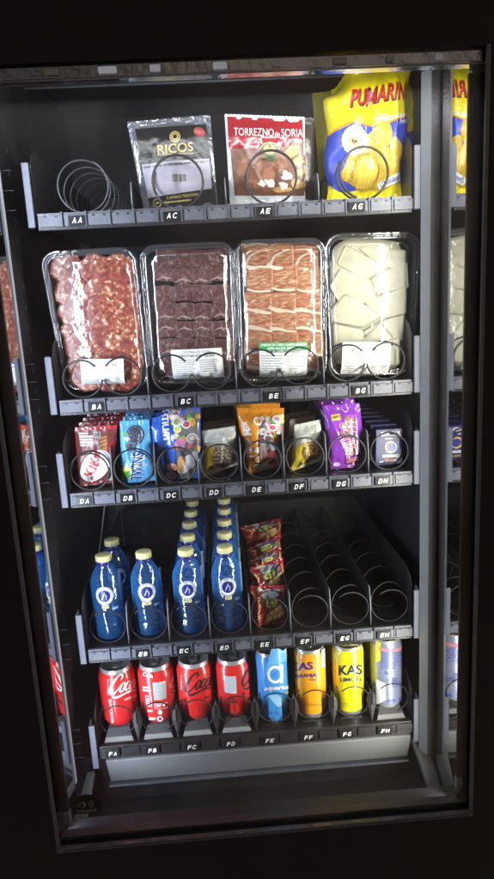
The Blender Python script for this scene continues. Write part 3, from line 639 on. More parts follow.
def deli(label, q, Y, fill, labelfn, crop, seed):
    mx0 = (q[0][0]+q[1][0])/2; q_ = [(mx0+(p[0]-mx0)*1.045, p[1]) for p in q]
    C = [at(*p, Y) for p in q_]; t = thing('deli_tray', label, 'deli tray', ((C[0].x+C[1].x)/2, Y, min(C[0].z, C[1].z)), 'clear deli trays of sliced food')
    n = V((0, -1, 0)); W = ((C[1]-C[0]).length+(C[2]-C[3]).length)/2; H = ((C[3]-C[0]).length+(C[2]-C[1]).length)/2
    def P(u, v, h): return C[0]*((1-u)*(1-v))+C[1]*(u*(1-v))+C[2]*(u*v)+C[3]*((1-u)*v) + n*h
    def loop(ins, h, r, wav=0.):
        L_ = []; r = max(.004, r-ins); w_, h_ = W/2-ins, H/2-ins
        for cx, cy, a0 in ((w_-r, h_-r, 0), (-w_+r, h_-r, 90), (-w_+r, -h_+r, 180), (w_-r, -h_+r, 270)):
            for k in range(9): a = math.radians(a0+k*11.25); L_.append((cx+r*math.cos(a), cy+r*math.sin(a)))
        O = []
        for i in range(len(L_)):                       # subdivide the straight runs for the wavy wall
            a, c = L_[i], L_[(i+1) % len(L_)]; d = math.hypot(c[0]-a[0], c[1]-a[1]); kk = max(1, round(d/.006)) if False else (12 if i % 9 == 8 else 1)
            for k in range(kk): O.append((a[0]+(c[0]-a[0])*k/kk, a[1]+(c[1]-a[1])*k/kk))
        out = []
        for i, (x, y) in enumerate(O):
            q_ = 1-wav*(.5+.5*math.sin(i*1.9))/max(abs(x)/ (W/2), abs(y)/(H/2), .3) if wav else 1
            out.append(P(.5+x*q_/W, .5+y*q_/H, h))
        return out
    def loft(loops, m, name, cap=None, smooth_=True):
        b = MB(); k = len(loops[0]); vs = [p for l in loops for p in l]
        fs = [(i*k+j, i*k+(j+1) % k, (i+1)*k+(j+1) % k, (i+1)*k+j) for i in range(len(loops)-1) for j in range(k)]
        if cap: fs.append(tuple(range((len(loops)-1)*k, len(loops)*k)))
        b.add(vs, fs, m, smooth_); return b.build(name, t)
    R0 = .026
    loft([loop(0, -.0015, R0), loop(0, .0006, R0), loop(.0012, .0014, R0), (loop(.0042, .0012, R0)), loop(.0050, -.002, R0), loop(.0062, -.002, R0), loop(.0072, .0016, R0), loop(.0095, .0016, R0)], RIMF, 'tray_rim')
    loft([loop(.0075, .000, R0), loop(.0085, -.003, R0, .0), loop(.0100, -.012, R0, .012), loop(.0120, -.022, R0, .012), loop(.0150, -.024, R0)], RIMF, 'tray_wall', True)
    def lidh(u, v):
        a = max(0, min(1, min(u, 1-u)/.085)); c = max(0, min(1, min(v, 1-v)/.055))
        return .0016 + .0065*(1-(1-a)**2)**.5*(1-(1-c)**2)**.5 + (.0125*(1-(2*u-1)**2) + noise.noise(V((u*3.4, v*5, seed)))*.0017 + noise.noise(V((u*9, v*13, seed+7)))*.0005 + noise.noise(V((u*22, v*32, seed+3)))*.00036)*smooth(c)*a
    # lid: a dome with a broad cylindrical swell
    b = MB(); nu, nv = 56, 84; g = []
    for j in range(nv+1):
        for i in range(nu+1):
            u, v = i/nu, j/nv; a = min(1, min(u, 1-u)/.085); c = min(1, min(v, 1-v)/.055)
            h = lidh(u, v)
            ins = .0085; uu = .5+(u-.5)*(1-2*ins/W); vv = .5+(v-.5)*(1-2*ins/H)
            # rounded corners: pull in
            x, y = (uu-.5)*W, (vv-.5)*H; r = R0-.004; w_, h_ = W/2-ins-r, H/2-ins-r
            if abs(x) > w_ and abs(y) > h_:
                dx, dy = (abs(x)-w_)/r, (abs(y)-h_)/r; mxd = max(dx, dy); ln = math.hypot(dx, dy)
                if ln > 1e-6: f = mxd/ln; x = math.copysign(w_+dx*r*f, x); y = math.copysign(h_+dy*r*f, y)
            g.append(P(.5+x/W, .5+y/H, h))
    b.add(g, [(j*(nu+1)+i, j*(nu+1)+i+1, (j+1)*(nu+1)+i+1, (j+1)*(nu+1)+i) for j in range(nv) for i in range(nu)], LIDF, True); b.build('lid', t)
    ox, oy, sc = crop; cv = lambda x, y: inv_bilin(q_, mx0+(ox+x/sc-mx0)*1.03, oy+y/sc)
    def slab(pts, h0, th, m, name, bend=.0012, tilt=(0, 0), sub=None):
        """a slice: outline (drawing coordinates) with a soft bend and real thickness"""
        uv = [cv(*p) for p in pts]; cu = sum(p[0] for p in uv)/len(uv); cw = sum(p[1] for p in uv)/len(uv); nr = 7
        b = MB(); vs = []; k = len(uv); sd = random.random()*50
        for r in range(1, nr+1):
            for (u, v) in uv:
                f = r/nr; u2, v2 = cu+(u-cu)*f, cw+(v-cw)*f
                hh = h0+th+noise.noise(V((u2*5, v2*5, sd)))*bend+tilt[0]*(u2-cu)+tilt[1]*(v2-cw)-.0006*f**6
                vs.append(P(u2, v2, hh))
        vs += [P(u, v, h0+tilt[0]*(u-cu)+tilt[1]*(v-cw)) for u, v in uv]
        c0 = len(vs); vs.append(P(cu, cw, h0+th+noise.noise(V((cu*5, cw*5, sd)))*bend))
        fs = [(r*k+i, r*k+(i+1) % k, (r+1)*k+(i+1) % k, (r+1)*k+i) for r in range(nr) for i in range(k)] + [(c0, (i+1) % k, i) for i in range(k)]
        b.add(vs, fs, m, True); o = b.build(name, t)
        if sub: 
            def S(u, v): return P(u, v, h0+th+noise.noise(V((u*5, v*5, sd)))*bend+tilt[0]*(u-cu)+tilt[1]*(v-cw)), n
            bb = MB(); sub(Draw(bb, S, cv, .05, .0007)); bb.build('fat_edge', o)
        return o
    fill(slab)
    # paper label on the lid
    b = MB()
    def S(u, v):
        return P(u, v, lidh(.5+(u-.5)*1.12, .5+(v-.5)*1.075)+.0012), n
    D = Draw(b, S, cv, .06, .0002); labelfn(D); b.build('paper_label', t)
    return t
rg_ = random.Random(12)
def blob(cx, cy, rx, ry, wob=.12, n=26, seed=0, pw=2.):
    return [(cx+rx*math.copysign(abs(math.cos(a))**(2/pw), math.cos(a))*(1+wob*noise.noise(V((2*math.cos(a), 2*math.sin(a), seed)))), cy+ry*math.copysign(abs(math.sin(a))**(2/pw), math.sin(a))*(1+wob*noise.noise(V((2*math.cos(a)+7, 2*math.sin(a), seed))))) for a in [2*PI*k/n for k in range(n)]]
def fill_chorizo(slab):
    k = 0
    for j, y in enumerate((150, 250, 330, 410, 490, 575, 625)):
        xs = ((145, 270, 375), (165, 285, 385), (180, 300, 395), (195, 315, 405), (210, 320, 405), (225, 330, 410), (240, 330, 405))[j]
        for i, x in enumerate(xs):
            slab(blob(x, y, 74, 76 if j else 70, .16, 26, k), -.006+.0016*j+.0005*(i % 2), .0022, CHOR, 'meat_slice', .0010, (0, -.010)); k += 1
def lab_common(D, x0, y0, x1, y1, dx, dy, seed, title):
    D.poly([(x0, y0), (x1, y0+dy), (x1+dx, y1+dy), (x0+dx, y1)], LABW, 1)
    g = (.22, .23, .24); w_ = x1-x0; h_ = y1-y0
    D.text(title, (x0+w_*.22, y0+h_*.13+dy*.3), (x1-w_*.22, y0+h_*.13+dy*.7), (0, -h_*.075), g, 2)
    D.text(title, (x0+w_*.15, y0+h_*.26+dy*.3), (x1-w_*.15, y0+h_*.26+dy*.7), (0, -h_*.075), (.1, .1, .12), 2, .02)
    for k in range(8): D.smalltext(x0+w_*.05+dx*k/9, y0+h_*(.34+.075*k), x0+w_*.48, 0, 1, h_*.022, g, 2, seed+k, dy/w_)
    for k in range(6): D.smalltext(x0+w_*.56+dx*k/9, y0+h_*(.36+.075*k)+dy*.5, x0+w_*.93, 0, 1, h_*.022, g, 2, seed+k+30, dy/w_)
    D.smalltext(x0+w_*.07+dx, y0+h_*.94, x1-w_*.07, 0, 1, h_*.025, (.15, .15, .17), 2, seed+50, dy/w_)
YB = .034; FB = FL['B']+.004
deli('clear lidded tray of mottled red chorizo slices with a white label, above tag BA', [(67, 391), (149, 387), (134.5, 246), (41.5, 252)], YB, fill_chorizo, lambda D: lab_common(D, 215, 548, 400, 672, 6, -2, 1, 'CHORIZO EXTRA'), (35, 235, 4.49), 1)
def fill_beef(slab):
    k = 0
    for j, y0_ in enumerate((140, 215, 300, 380, 460, 540, 610, 660)):
        for i in range(4):
            r = random.Random(k); x = 135+i*79+j*3.5+r.uniform(-5, 5); y = y0_+r.uniform(-7, 7); w_ = 43; h_ = 60 if j < 7 else 35
            pts = [(x-w_+r.uniform(-3, 3), y-h_*.62+r.uniform(-4, 4)), (x, y-h_*.68+r.uniform(-4, 4)), (x+w_+r.uniform(-3, 3), y-h_*.62+r.uniform(-4, 4)), (x+w_+r.uniform(-3, 3), y), (x+w_+r.uniform(-3, 3), y+h_*.6+r.uniform(-4, 4)), (x, y+h_*.64+r.uniform(-4, 4)), (x-w_+r.uniform(-3, 3), y+h_*.6+r.uniform(-4, 4)), (x-w_+r.uniform(-3, 3), y)]
            def sub(D, x=x, y=y, r=r, j=j):
                if j % 2 == 1 or j == 4:
                    yy = y+24 if j != 4 else y-5
                    D.ribbon([(x-36, yy+10, 1.5), (x-14, yy-3, 5), (x+8, yy-1, 7), (x+30, yy+5+r.uniform(-6, 4), 2)], VEIN, 1)
                    D.ribbon([(x-8, yy-14, 1), (x+2, yy-2, 4), (x+12, yy+14, 1)], VEIN, 1.2)
                for q in range(7):
                    a, c = x+r.uniform(-34, 34), y+r.uniform(-34, 34); D.ribbon([(a, c, .6), (a+r.uniform(-10, 10), c+r.uniform(2, 14), 1.6), (a+r.uniform(-14, 14), c+r.uniform(8, 22), .6)], (.36, .24, .22), 1, 3)
            slab(pts, -.007+.0013*j, .0014, CECI, 'meat_slice', .0010, (.003, -.012), sub); k += 1
deli('clear lidded tray of dark purple brown cured beef squares, above tag BC', [(152.5, 385), (238, 383), (232.5, 240.5), (141, 245)], YB, fill_beef, lambda D: lab_common(D, 165, 552, 384, 688, 12, -10, 2, 'CECINA DE LEON'), (135, 225, 4.49), 2)
def fill_ham(slab):
    k = 0
    for j, y0_ in enumerate((145, 240, 348, 440, 540, 620)):
        for i in range(3):
            x = 138+i*108+(6, 18, 14, 18, 16, 18)[j]; w_ = 60; r = random.Random(k+90); x += r.uniform(-5, 5); y = y0_+r.uniform(-8, 8); h_ = (58, 60, 58, 62, 60, 40)[j]
            pts = [(x-w_, y-h_+r.uniform(-5, 5)), (x-w_*.3, y-h_*1.05+r.uniform(-4, 4)), (x+w_*.4, y-h_*1.08+r.uniform(-4, 4)), (x+w_, y-h_*.98+r.uniform(-4, 4)), (x+w_+r.uniform(-4, 4), y), (x+w_*.97, y+h_*.95+r.uniform(-5, 5)), (x+w_*.3, y+h_*1.0+r.uniform(-4, 4)), (x-w_*.4, y+h_*.98+r.uniform(-4, 4)), (x-w_, y+h_*.92+r.uniform(-5, 5)), (x-w_*1.02, y)]
            def sub(D, x=x, y=y, r=r, j=j, h_=h_, i=i):
                if j in (0, 1):
                    D.ribbon([(x-58, y+h_*.55, 26), (x-38, y+h_*.72, 16), (x-15, y+h_*.84, 18), (x+14, y+h_*.80, 8)] if j == 0 else [(x-56, y+h_*.70, 10), (x-10, y+h_*.86, 9), (x+46, y+h_*.80, 12)], FATM, 1)
                    if i == 0: D.ribbon([(x-50, y-h_*.8, 12), (x, y-h_*.96, 10), (x+50, y-h_*.9, 8)], FATM, 1)
                    if j == 0: D.ribbon([(x-44, y+36, 14), (x-22, y-4, 9), (x+18, y-24, 5), (x+50, y-32, 2)], FATM, 1.2)
                else:
                    D.ribbon([(x-58, y+14+r.uniform(-8, 8), r.uniform(10, 20)), (x-20, y+22+r.uniform(-5, 5), r.uniform(12, 20)), (x+20, y+28+r.uniform(-5, 5), r.uniform(8, 18)), (x+57, y+36+r.uniform(-6, 6), r.uniform(6, 14))], FATM, 1)
                for q in range(8):
                    a, c = x+r.uniform(-52, 30), y+r.uniform(-40, 34); D.ribbon([(a, c, .8), (a+14, c-6+r.uniform(-3, 3), 2.2), (a+30, c-10+r.uniform(-4, 4), .8)], (.68, .44, .30), 1.5, 3)
            slab(pts, -.008+.0018*j, .0014, HAM, 'ham_slice', .0014, (.003, -.011), sub); k += 1
def lab_ham(D):
    lab_common(D, 152, 525, 360, 678, 3, -2, 3, 'JAMON LONCHEADO'); gr = (.05, .36, .10)
    D.poly([(152, 518), (360, 516), (361, 553), (153, 555)], gr, 2.5); D.text('JAMON DE CEBO CAMPO IBERICO', (158, 534), (355, 532), (0, -10), WHITE, 3.5, .03); D.text('50% RAZA IBERICA', (188, 550), (330, 548), (0, -10), WHITE, 3.5, .03)
deli('clear lidded tray of ham slices, its label with a green header, above tag BE', [(240.5, 383), (325, 379), (324, 237), (235.5, 239.5)], YB, fill_ham, lab_ham, (225, 225, 4.49), 3)
def fill_cheese(slab):
    tri = [[(130, 105), (300, 205), (215, 262), (95, 190)], [(180, 118), (385, 130), (378, 190), (320, 215), (240, 175)], [(380, 175), (385, 300), (250, 330), (225, 260)], [(110, 210), (235, 262), (260, 350), (120, 400), (65, 290)], [(375, 290), (375, 415), (250, 440), (200, 360)], [(125, 320), (280, 425), (200, 478), (70, 450), (65, 400)], [(365, 415), (360, 540), (250, 560), (190, 500), (270, 450)], [(75, 458), (200, 490), (215, 600), (80, 640)], [(150, 485), (260, 560), (180, 660), (85, 640)], [(345, 520), (345, 650), (190, 670), (220, 560)], [(270, 450), (320, 520), (240, 640), (170, 560)]]
    slab(blob(220, 380, 165, 300, .05, 30, 5, 5.), -.0125, .002, CHEE, 'cheese_slice', .0004)
    for k, pts in enumerate(tri):
        pts = [(222+(x-222)*1.08, y) for x, y in pts]
        P_2 = []
        for a, c in zip(pts, pts[1:]+pts[:1]):
            for s_ in (.06, .5, .94): P_2.append((a[0]+(c[0]-a[0])*s_, a[1]+(c[1]-a[1])*s_))
        slab(P_2, -.009+.0007*k, .0006, CHEE, 'cheese_slice', .0005, (.001, -.003))
deli('clear lidded tray of pale cheese triangles with glaring reflections, above tag BG', [(332, 378), (411, 374), (420, 231), (325.5, 233.5)], YB, fill_cheese, lambda D: lab_common(D, 97, 540, 300, 690, -4, -2, 4, 'QUESO CURADO'), (320, 220, 4.49), 4)
# ------------------------------------------------------------------ sweets and biscuits
def queue(root, n, dy, dx, dz, labels):
    for k in range(1, n+1):
        r = random.Random(k*7); copy_thing(root, (dx*k+r.uniform(-.001, .001), dy*k, dz*k), labels[k-1], r.uniform(-.02, .02))
zD = FL['D']+.003
ORD = ('second', 'third', 'fourth', 'fifth', 'sixth', 'seventh')
C5 = (60, 390, 4.117); C6 = (170, 390, 4.117); C7 = (280, 390, 3.53)
RED = film('red_wrapper', (.42, .022, .025), .17); kr = (.42, .02, .025)
def kit_art(D):
    D.poly([(68, 165), (232, 158), (222, 400), (82, 405)], (.16, .035, .03), 1)
    D.poly([(160, 250), (232, 200), (222, 300), (170, 330)], (.32, .02, .02), 1.4)
    for k in range(2): D.poly([(163+k*17, 196-k*3), (178+k*17, 190-k*3), (190+k*8, 250), (172+k*8, 262)], (.32+.1*k, .17, .06), 2+k*.3); 
    for k in range(3): D.poly([(165, 205+k*16), (196, 196+k*16), (196, 200+k*16), (165, 210+k*16)], (.12, .05, .02), 3)
    for k in range(5): D.smalltext(80+k*2, 176+k*12, 138, 0, 1, 8, (.75, .7, .68), 2, k)
    D.rect(140, 172, 168, 196, (.55, .5, .5), 2); D.bars(142, 174, 166, 194, (.1, .1, .1), 3, 3)
    D.ell(150, 318, 52, 78, WHITE, 3, .62, 30); D.ring(150, 318, 0, 0, WHITE)
    T = D.text
    T('Kit', (136, 372), (166, 304), (-34, -17), kr, 4, .045); T('Kat', (158, 316), (172, 256), (-32, -12), kr, 4, .045)
    D.poly([(112, 352), (134, 346), (140, 378), (116, 384)], kr, 4.5); D.smalltext(115, 358, 138, 9, 3, 4, WHITE, 5, 2)
    D.rect(198, 362, 216, 384, (.5, .48, .42), 2)
kq = [(78.5, 489.5), (115, 486), (117, 425), (75, 427.5)]
kp = pack('chocolate_wafer_bar', 'front red wrapped chocolate wafer bar above tag DA', 'chocolate bar', kq, .030, .014, RED, kit_art, 'red chocolate wafer bars', 21, .0010, (.05, .05), 32, 42, 6., C5, .004, 4, 3, fw=1.1, floor=zD)
queue(kp, 4, .036, .0005, .0015, ['%s red chocolate wafer bar in the DA lane, counted from the glass' % o for o in ORD[:4]])
BLU = film('sky_blue_wrapper', (.10, .36, .66), .17)
def twins_art(D):
    for cx, cy, r in ((312, 190, 44), (294, 240, 24)):
        D.ell(cx, cy, r*.86, r, (.045, .05, .075), 2); D.ring(cx, cy, r*.68, 3, (.12, .16, .24), 3, 0, 6.28, 1.15)
        for k in range(12): a = k*PI/6; D.ell(cx+r*.78*math.cos(a)*.86, cy+r*.82*math.sin(a), 4, 4, (.14, .18, .26), 3, 0, 6)
        for k in range(6): a = k*PI/3; D.ribbon([(cx+6*math.cos(a), cy+6*math.sin(a), 3), (cx+r*.5*math.cos(a), cy+r*.55*math.sin(a), 3)], (.14, .18, .26), 3, 1)
    D.ell(268, 182, 12, 9, (.1, .4, .1), 2); D.ell(280, 205, 14, 8, (.75, .76, .78), 2, .3)
    D.text('TWINS', (340, 398), (350, 268), (-46, -2), (.75, .8, .86), 3, .07); D.text('TWINS', (338, 398), (348, 268), (-44, -2), (.02, .04, .20), 4, .03)
    D.poly([(256, 345), (292, 330), (310, 350), (312, 385), (262, 396)], (.10, .42, .05), 2); D.ell(276, 344, 20, 10, (.6, .62, .06), 3, -.3)
    D.text('gullon', (300, 386), (302, 340), (-12, 0), WHITE, 4, .03)
    for k in range(9): r = random.Random(k); D.ell(255+r.uniform(0, 130), 275+r.uniform(0, 60), 5, 2, (.55, .72, .86), 1.5, r.random()*3, 6)
    for k in range(3): D.smalltext(385, 260+k*8, 400, 0, 1, 4, (.8, .8, .85), 2, k)
tw = pack('biscuit_pack', 'front sky blue sandwich biscuit pack above tag DB', 'biscuit pack', [(122, 490.5), (156, 487.5), (149, 419.5), (120, 421)], .030, .018, BLU, twins_art, 'sky blue biscuit packs', 23, .0012, (.05, .05), 32, 42, 6., C5, .004, 4, 4, fw=1.8, floor=zD)
queue(tw, 4, .036, .001, .0015, ['%s sky blue biscuit pack in the DB lane, counted from the glass' % o for o in ORD[:4]])
BLU2 = film('royal_blue_wrapper', (.03, .11, .48), .17)
CLR = film('sweet_window_film', (.16, .15, .15), .18)
SWEET = [(.62, .12, .18), (.62, .60, .10), (.12, .40, .12), (.66, .30, .06), (.70, .66, .58), (.30, .10, .08), (.62, .28, .42)]
def mix_art(D):
    D.poly([(18, 80), (122, 75), (118, 160), (120, 340), (112, 385), (48, 395), (30, 330)], CLR, 1)
    D.poly([(-45, 128), (-28, 128), (0, 300), (-6, 380), (-20, 384)], (.03, .10, .42), 1.5)
    D.text('FRUITIA', (-22, 212), (-38, 72), (26, -4), WHITE, 3, .03)
    rg = random.Random(31)
    for k in range(26): x, y = 5+rg.uniform(0, 112), 95+rg.uniform(0, 160); D.ell(x, y, rg.uniform(9, 20), rg.uniform(8, 15), SWEET[k % 7], 2+k*.12, rg.random()*3, 16, .2, k)
    for k in range(6): x, y = 20+rg.uniform(0, 70), 105+rg.uniform(0, 70); D.ell(x, y, 17, 15, WHITE, 5.2, 0, 14); D.ell(x, y, 13, 11, SWEET[k], 5.5, 0, 14)
    D.ell(92, 205, 22, 24, (.45, .43, .42), 6); D.ring(92, 205, 13, 5, (.2, .2, .2), 6.3); D.ell(45, 225, 22, 24, (.62, .25, .42), 6)
    D.ell(70, 320, 22, 46, (.72, .70, .66), 6, .35); D.ell(48, 322, 16, 42, (.60, .34, .12), 6.3, .1); D.ell(96, 300, 14, 40, (.6, .58, .54), 6.2, .2)
    for (cx, cy, c) in ((12, 333, (.66, .16, .06)), (8, 372, (.36, .08, .42))):
        D.ell(cx, cy, 22, 19, c, 7); D.ring(cx, cy, 17, 2.5, WHITE, 7.4, 0, 6.28, .85); D.smalltext(cx-12, cy-7, cx+12, 8, 2, 4, WHITE, 7.4, cx)
mq = [(157, 487), (202, 484), (200, 406), (149, 419)]
mx_ = pack('sweets_bag', 'front blue bag of colourful jelly sweets above tag DC', 'sweets bag', mq, .033, .022, BLU2, mix_art, 'blue bags of jelly sweets', 25, .0018, (.05, .06), 36, 44, 5., C6, .006, 3, 5, fw=1.9, floor=zD)
queue(mx_, 3, .040, .001, .001, ['%s blue jelly sweets bag in the DC lane, counted from the glass' % o for o in ORD[:3]])
NUTF = film('clear_nut_bag', (.60, .61, .56), .2, bump=.6)
def nut_bag_art(rot):
    def f(D):
        if rot == 0:
            D.poly([(165, 250), (215, 238), (280, 235), (278, 325), (150, 385)], (.22, .14, .085), 1); D.poly([(146, 245), (182, 238), (178, 320), (222, 352), (140, 394)], (.70, .55, .03), 2)
            D.poly([(165, 330), (205, 345), (160, 355)], (.25, .03, .02), 2.5)
            D.ribbon([(178, 205, 4), (192, 185, 5), (200, 182, 5), (188, 205, 6), (205, 190, 5), (212, 200, 4)], WHITE, 2)
            pts = [(185+15*(k % 5)+5*((k//5) % 2), 252+16*(k//5)) for k in range(25)]
            D.poly([(190, 230), (270, 222), (275, 240), (200, 250)], (.35, .32, .2), 2)
        else:
            D.poly([(70, 200), (150, 180), (150, 225), (130, 262), (38, 310)], (.26, .14, .06), 1); D.poly([(84, 196), (76, 235), (84, 262), (102, 286), (38, 312), (48, 215)], (.70, .57, .03), 2)
            D.poly([(70, 265), (85, 280), (60, 295)], (.1, .1, .12), 2.5); D.ribbon([(58, 150, 3), (72, 140, 4), (90, 145, 4)], (.7, .7, .72), 2); D.smalltext(65, 158, 140, 10, 3, 4, (.5, .5, .5), 2, 5)
            pts = [(84+13*(k % 5)+4*((k//5) % 2), 198+13*(k//5)) for k in range(20)]
        rg = random.Random(4+rot)
        for k, (x, y) in enumerate(pts): D.ell(x+rg.uniform(-3, 3), y+rg.uniform(-3, 3), 9 if rot == 0 else 8, 5, ((.56, .45, .30) if rot == 0 else (.66, .45, .17)), 3+k*.1, rg.random()*3, 12, .3, k)
    return f
n1 = pack('nut_bag', 'clear snack bag with brown nuts and a yellow corner above tag DD', 'nut bag', [(204, 485), (238, 472), (235.5, 426), (202, 431)], .032, .022, NUTF, nut_bag_art(0), 'clear nut bags', 27, .0016, (.06, .08), 26, 34, 5., C6, .010, 3, 3, floor=zD)
queue(n1, 2, .040, .001, 0, ['%s clear brown nut bag in the DD lane, behind the front one' % o for o in ORD[:2]])
n2 = pack('nut_bag', 'clear snack bag with golden nuts and a yellow corner above tag DF', 'nut bag', [(291, 478), (322.5, 466), (320.5, 419.5), (294.5, 425)], .032, .022, NUTF, nut_bag_art(1), 'clear nut bags', 28, .0016, (.06, .08), 26, 34, 5., C7, .010, 3, 3, floor=zD)
queue(n2, 2, .040, -.003, .002, ['%s clear golden nut bag in the DF lane, behind the front one' % o for o in ORD[:2]])
ORA = film('orange_wrapper', (.68, .25, .02), .17)
def little_art(D):
    D.poly([(372, 130), (470, 95), (468, 345), (330, 382), (352, 330)], CLR, 1); D.poly([(282, 205), (305, 200), (325, 375), (314, 378)], (.40, .02, .03), 1.5)
    D.text('Little Mix', (322, 300), (298, 132), (27, -4), WHITE, 3, .03); D.ribbon([(300, 290, 5), (306, 330, 5)], WHITE, 2)
    rg = random.Random(8)
    for k in range(24): x, y = 365+rg.uniform(0, 100), 112+rg.uniform(0, 110); D.ell(x, y, rg.uniform(9, 18), rg.uniform(8, 14), SWEET[k % 7], 2+k*.12, rg.random()*3, 16, .2, k)
    for k, (x, y) in enumerate(((362, 132), (380, 180), (405, 210), (438, 125), (420, 160))): D.ell(x, y, 20, 17, WHITE, 5.2, .2, 16, .2, k); D.ell(x, y, 14, 11, SWEET[(k+3) % 7], 5.5, .2, 14, .2, k); D.ell(x+3, y, 5, 4, (.5, .1, .1), 5.9)
    for k, (x, y, c) in enumerate(((390, 245, (.72, .7, .68)), (420, 240, (.7, .66, .64)), (385, 285, (.66, .38, .38)), (412, 290, (.62, .10, .12)), (400, 330, (.72, .68, .66)), (440, 300, (.22, .08, .07)), (372, 262, (.66, .5, .48)), (430, 325, (.4, .1, .1)))): D.ell(x, y, 28, 15, c, 6+k*.1, 1.1+.3*k, 18, .2, k)
    for cx, cy, c in ((367, 308, (.66, .3, .08)), (360, 345, (.35, .55, .08))): D.ell(cx, cy, 18, 17, c, 7.4); D.ring(cx, cy, 13, 2, WHITE, 7.7); D.smalltext(cx-10, cy-6, cx+10, 8, 2, 4, WHITE, 7.7, cx)
lq = [(249, 483), (283, 474), (284, 408), (237, 408)]
lm = pack('sweets_bag', 'front orange bag of mixed sweets above tag DE', 'sweets bag', lq, .034, .024, ORA, little_art, 'orange bags of sweets', 31, .0019, (.05, .05), 36, 44, 5., C6, .006, 3, 5, fw=1.9, floor=zD)
queue(lm, 3, .042, -.002, .002, ['%s orange sweets bag in the DE lane, counted from the glass' % o for o in ORD[:3]])
PUR = film('purple_wrapper', (.22, .04, .42), .17)
def hues_art(D):
    D.poly([(178, 90), (208, 86), (210, 106), (180, 112)], (.75, .55, .02), 2); D.text('+GRANDE', (182, 104), (206, 100), (0, -9), (.1, .02, .1), 3, .03)
    for k in range(6): D.poly([(222, 100+k*9), (265, 108+k*9), (266, 112+k*9), (224, 106+k*9)], (.52, .33, .14) if k % 2 else (.25, .11, .04), 2+k*.1)
    D.poly([(220, 92), (270, 106), (268, 116), (222, 100)], (.18, .07, .03), 3)
    D.text('HUESITOS', (242, 300), (207, 118), (36, -8), (.12, .0, .10), 3, .10); D.text('HUESITOS', (242, 298), (207, 120), (35, -8), (.75, .70, .72), 3.5, .065); D.text('HUESITOS', (241, 297), (207, 121), (33, -7), (.50, .02, .06), 4, .02)
    D.ribbon([(262, 190, 4), (258, 215, 7), (270, 235, 4), (276, 205, 3)], (.55, .38, .70), 2); D.ribbon([(215, 65, 2), (230, 80, 3), (245, 60, 2)], (.6, .5, .7), 2)
    D.text('ORIGINAL', (270, 240), (262, 165), (10, -1), (.66, .6, .74), 3, .02); D.ell(200, 285, 12, 9, (.6, .5, .72), 2)
hu = pack('wafer_bar', 'front purple wafer bar with tall red lettering above tag DG', 'chocolate bar', [(331, 476.5), (366, 473.5), (359.5, 403), (322.5, 405.5)], .031, .020, PUR, hues_art, 'purple wafer bars', 33, .0013, (.05, .05), 34, 46, 6., C7, .004, 3.4, 4, fw=1.9, floor=zD)
queue(hu, 3, .036, -.001, .0025, ['%s purple wafer bar in the DG lane, counted from the glass' % o for o in ORD[:3]])
# small card boxes
BOXM = mat('dark_blue_card', (.013, .016, .115), .35, var=.1)
def card_box():
    q = [(375.5, 468), (403, 465), (402.5, 430.5), (376, 432)]; C = [at(*p, .03) for p in q]; dz = zD+.001-min(C[0].z, C[1].z)
    for c in C: c.z += dz
    t = thing('card_box', 'front dark blue card box with an orange ring above tag DH', 'small box', ((C[0].x+C[1].x)/2, .03, zD), 'dark blue card boxes')
    b = MB(); b.prism(C, (0, .026, 0), BOXM); b.build('carton', t, bevel=.0006)
    def S(u, v): return C[0]*((1-u)*(1-v))+C[1]*(u*(1-v))+C[2]*(u*v)+C[3]*((1-u)*v), V((0, -1, 0))
    b = MB(); D = Draw(b, S, lambda x, y: inv_bilin(q, 280+x/3.53, 390+y/3.53), .2)
    D.text('CONTROL', (356, 170), (426, 167), (0, -15), (.8, .72, .7), 2, .03); D.smalltext(370, 176, 412, 0, 1, 4, (.6, .6, .7), 2)
    D.ring(391, 208, 18, 6, (.62, .36, .10), 2, 1.2, 5.2); D.ring(392, 208, 18, 5, (.25, .34, .62), 2, -1.1, 1.3); D.ell(391, 208, 14, 14, (.03, .04, .25), 1.5)
    D.text('FINISSIMO', (362, 246), (418, 243), (0, -10), (.8, .78, .8), 2, .03); D.text('Original', (370, 260), (410, 257), (0, -10), (.75, .38, .06), 2, .02); D.ribbon([(350, 262, 4), (365, 258, 4)], (.6, .6, .7), 2)
    b.build('printed_design', t); return t
bx = card_box(); queue(bx, 6, .034, -.001, .0018, ['%s dark blue card box in the DH lane, counted from the glass' % o for o in ORD])

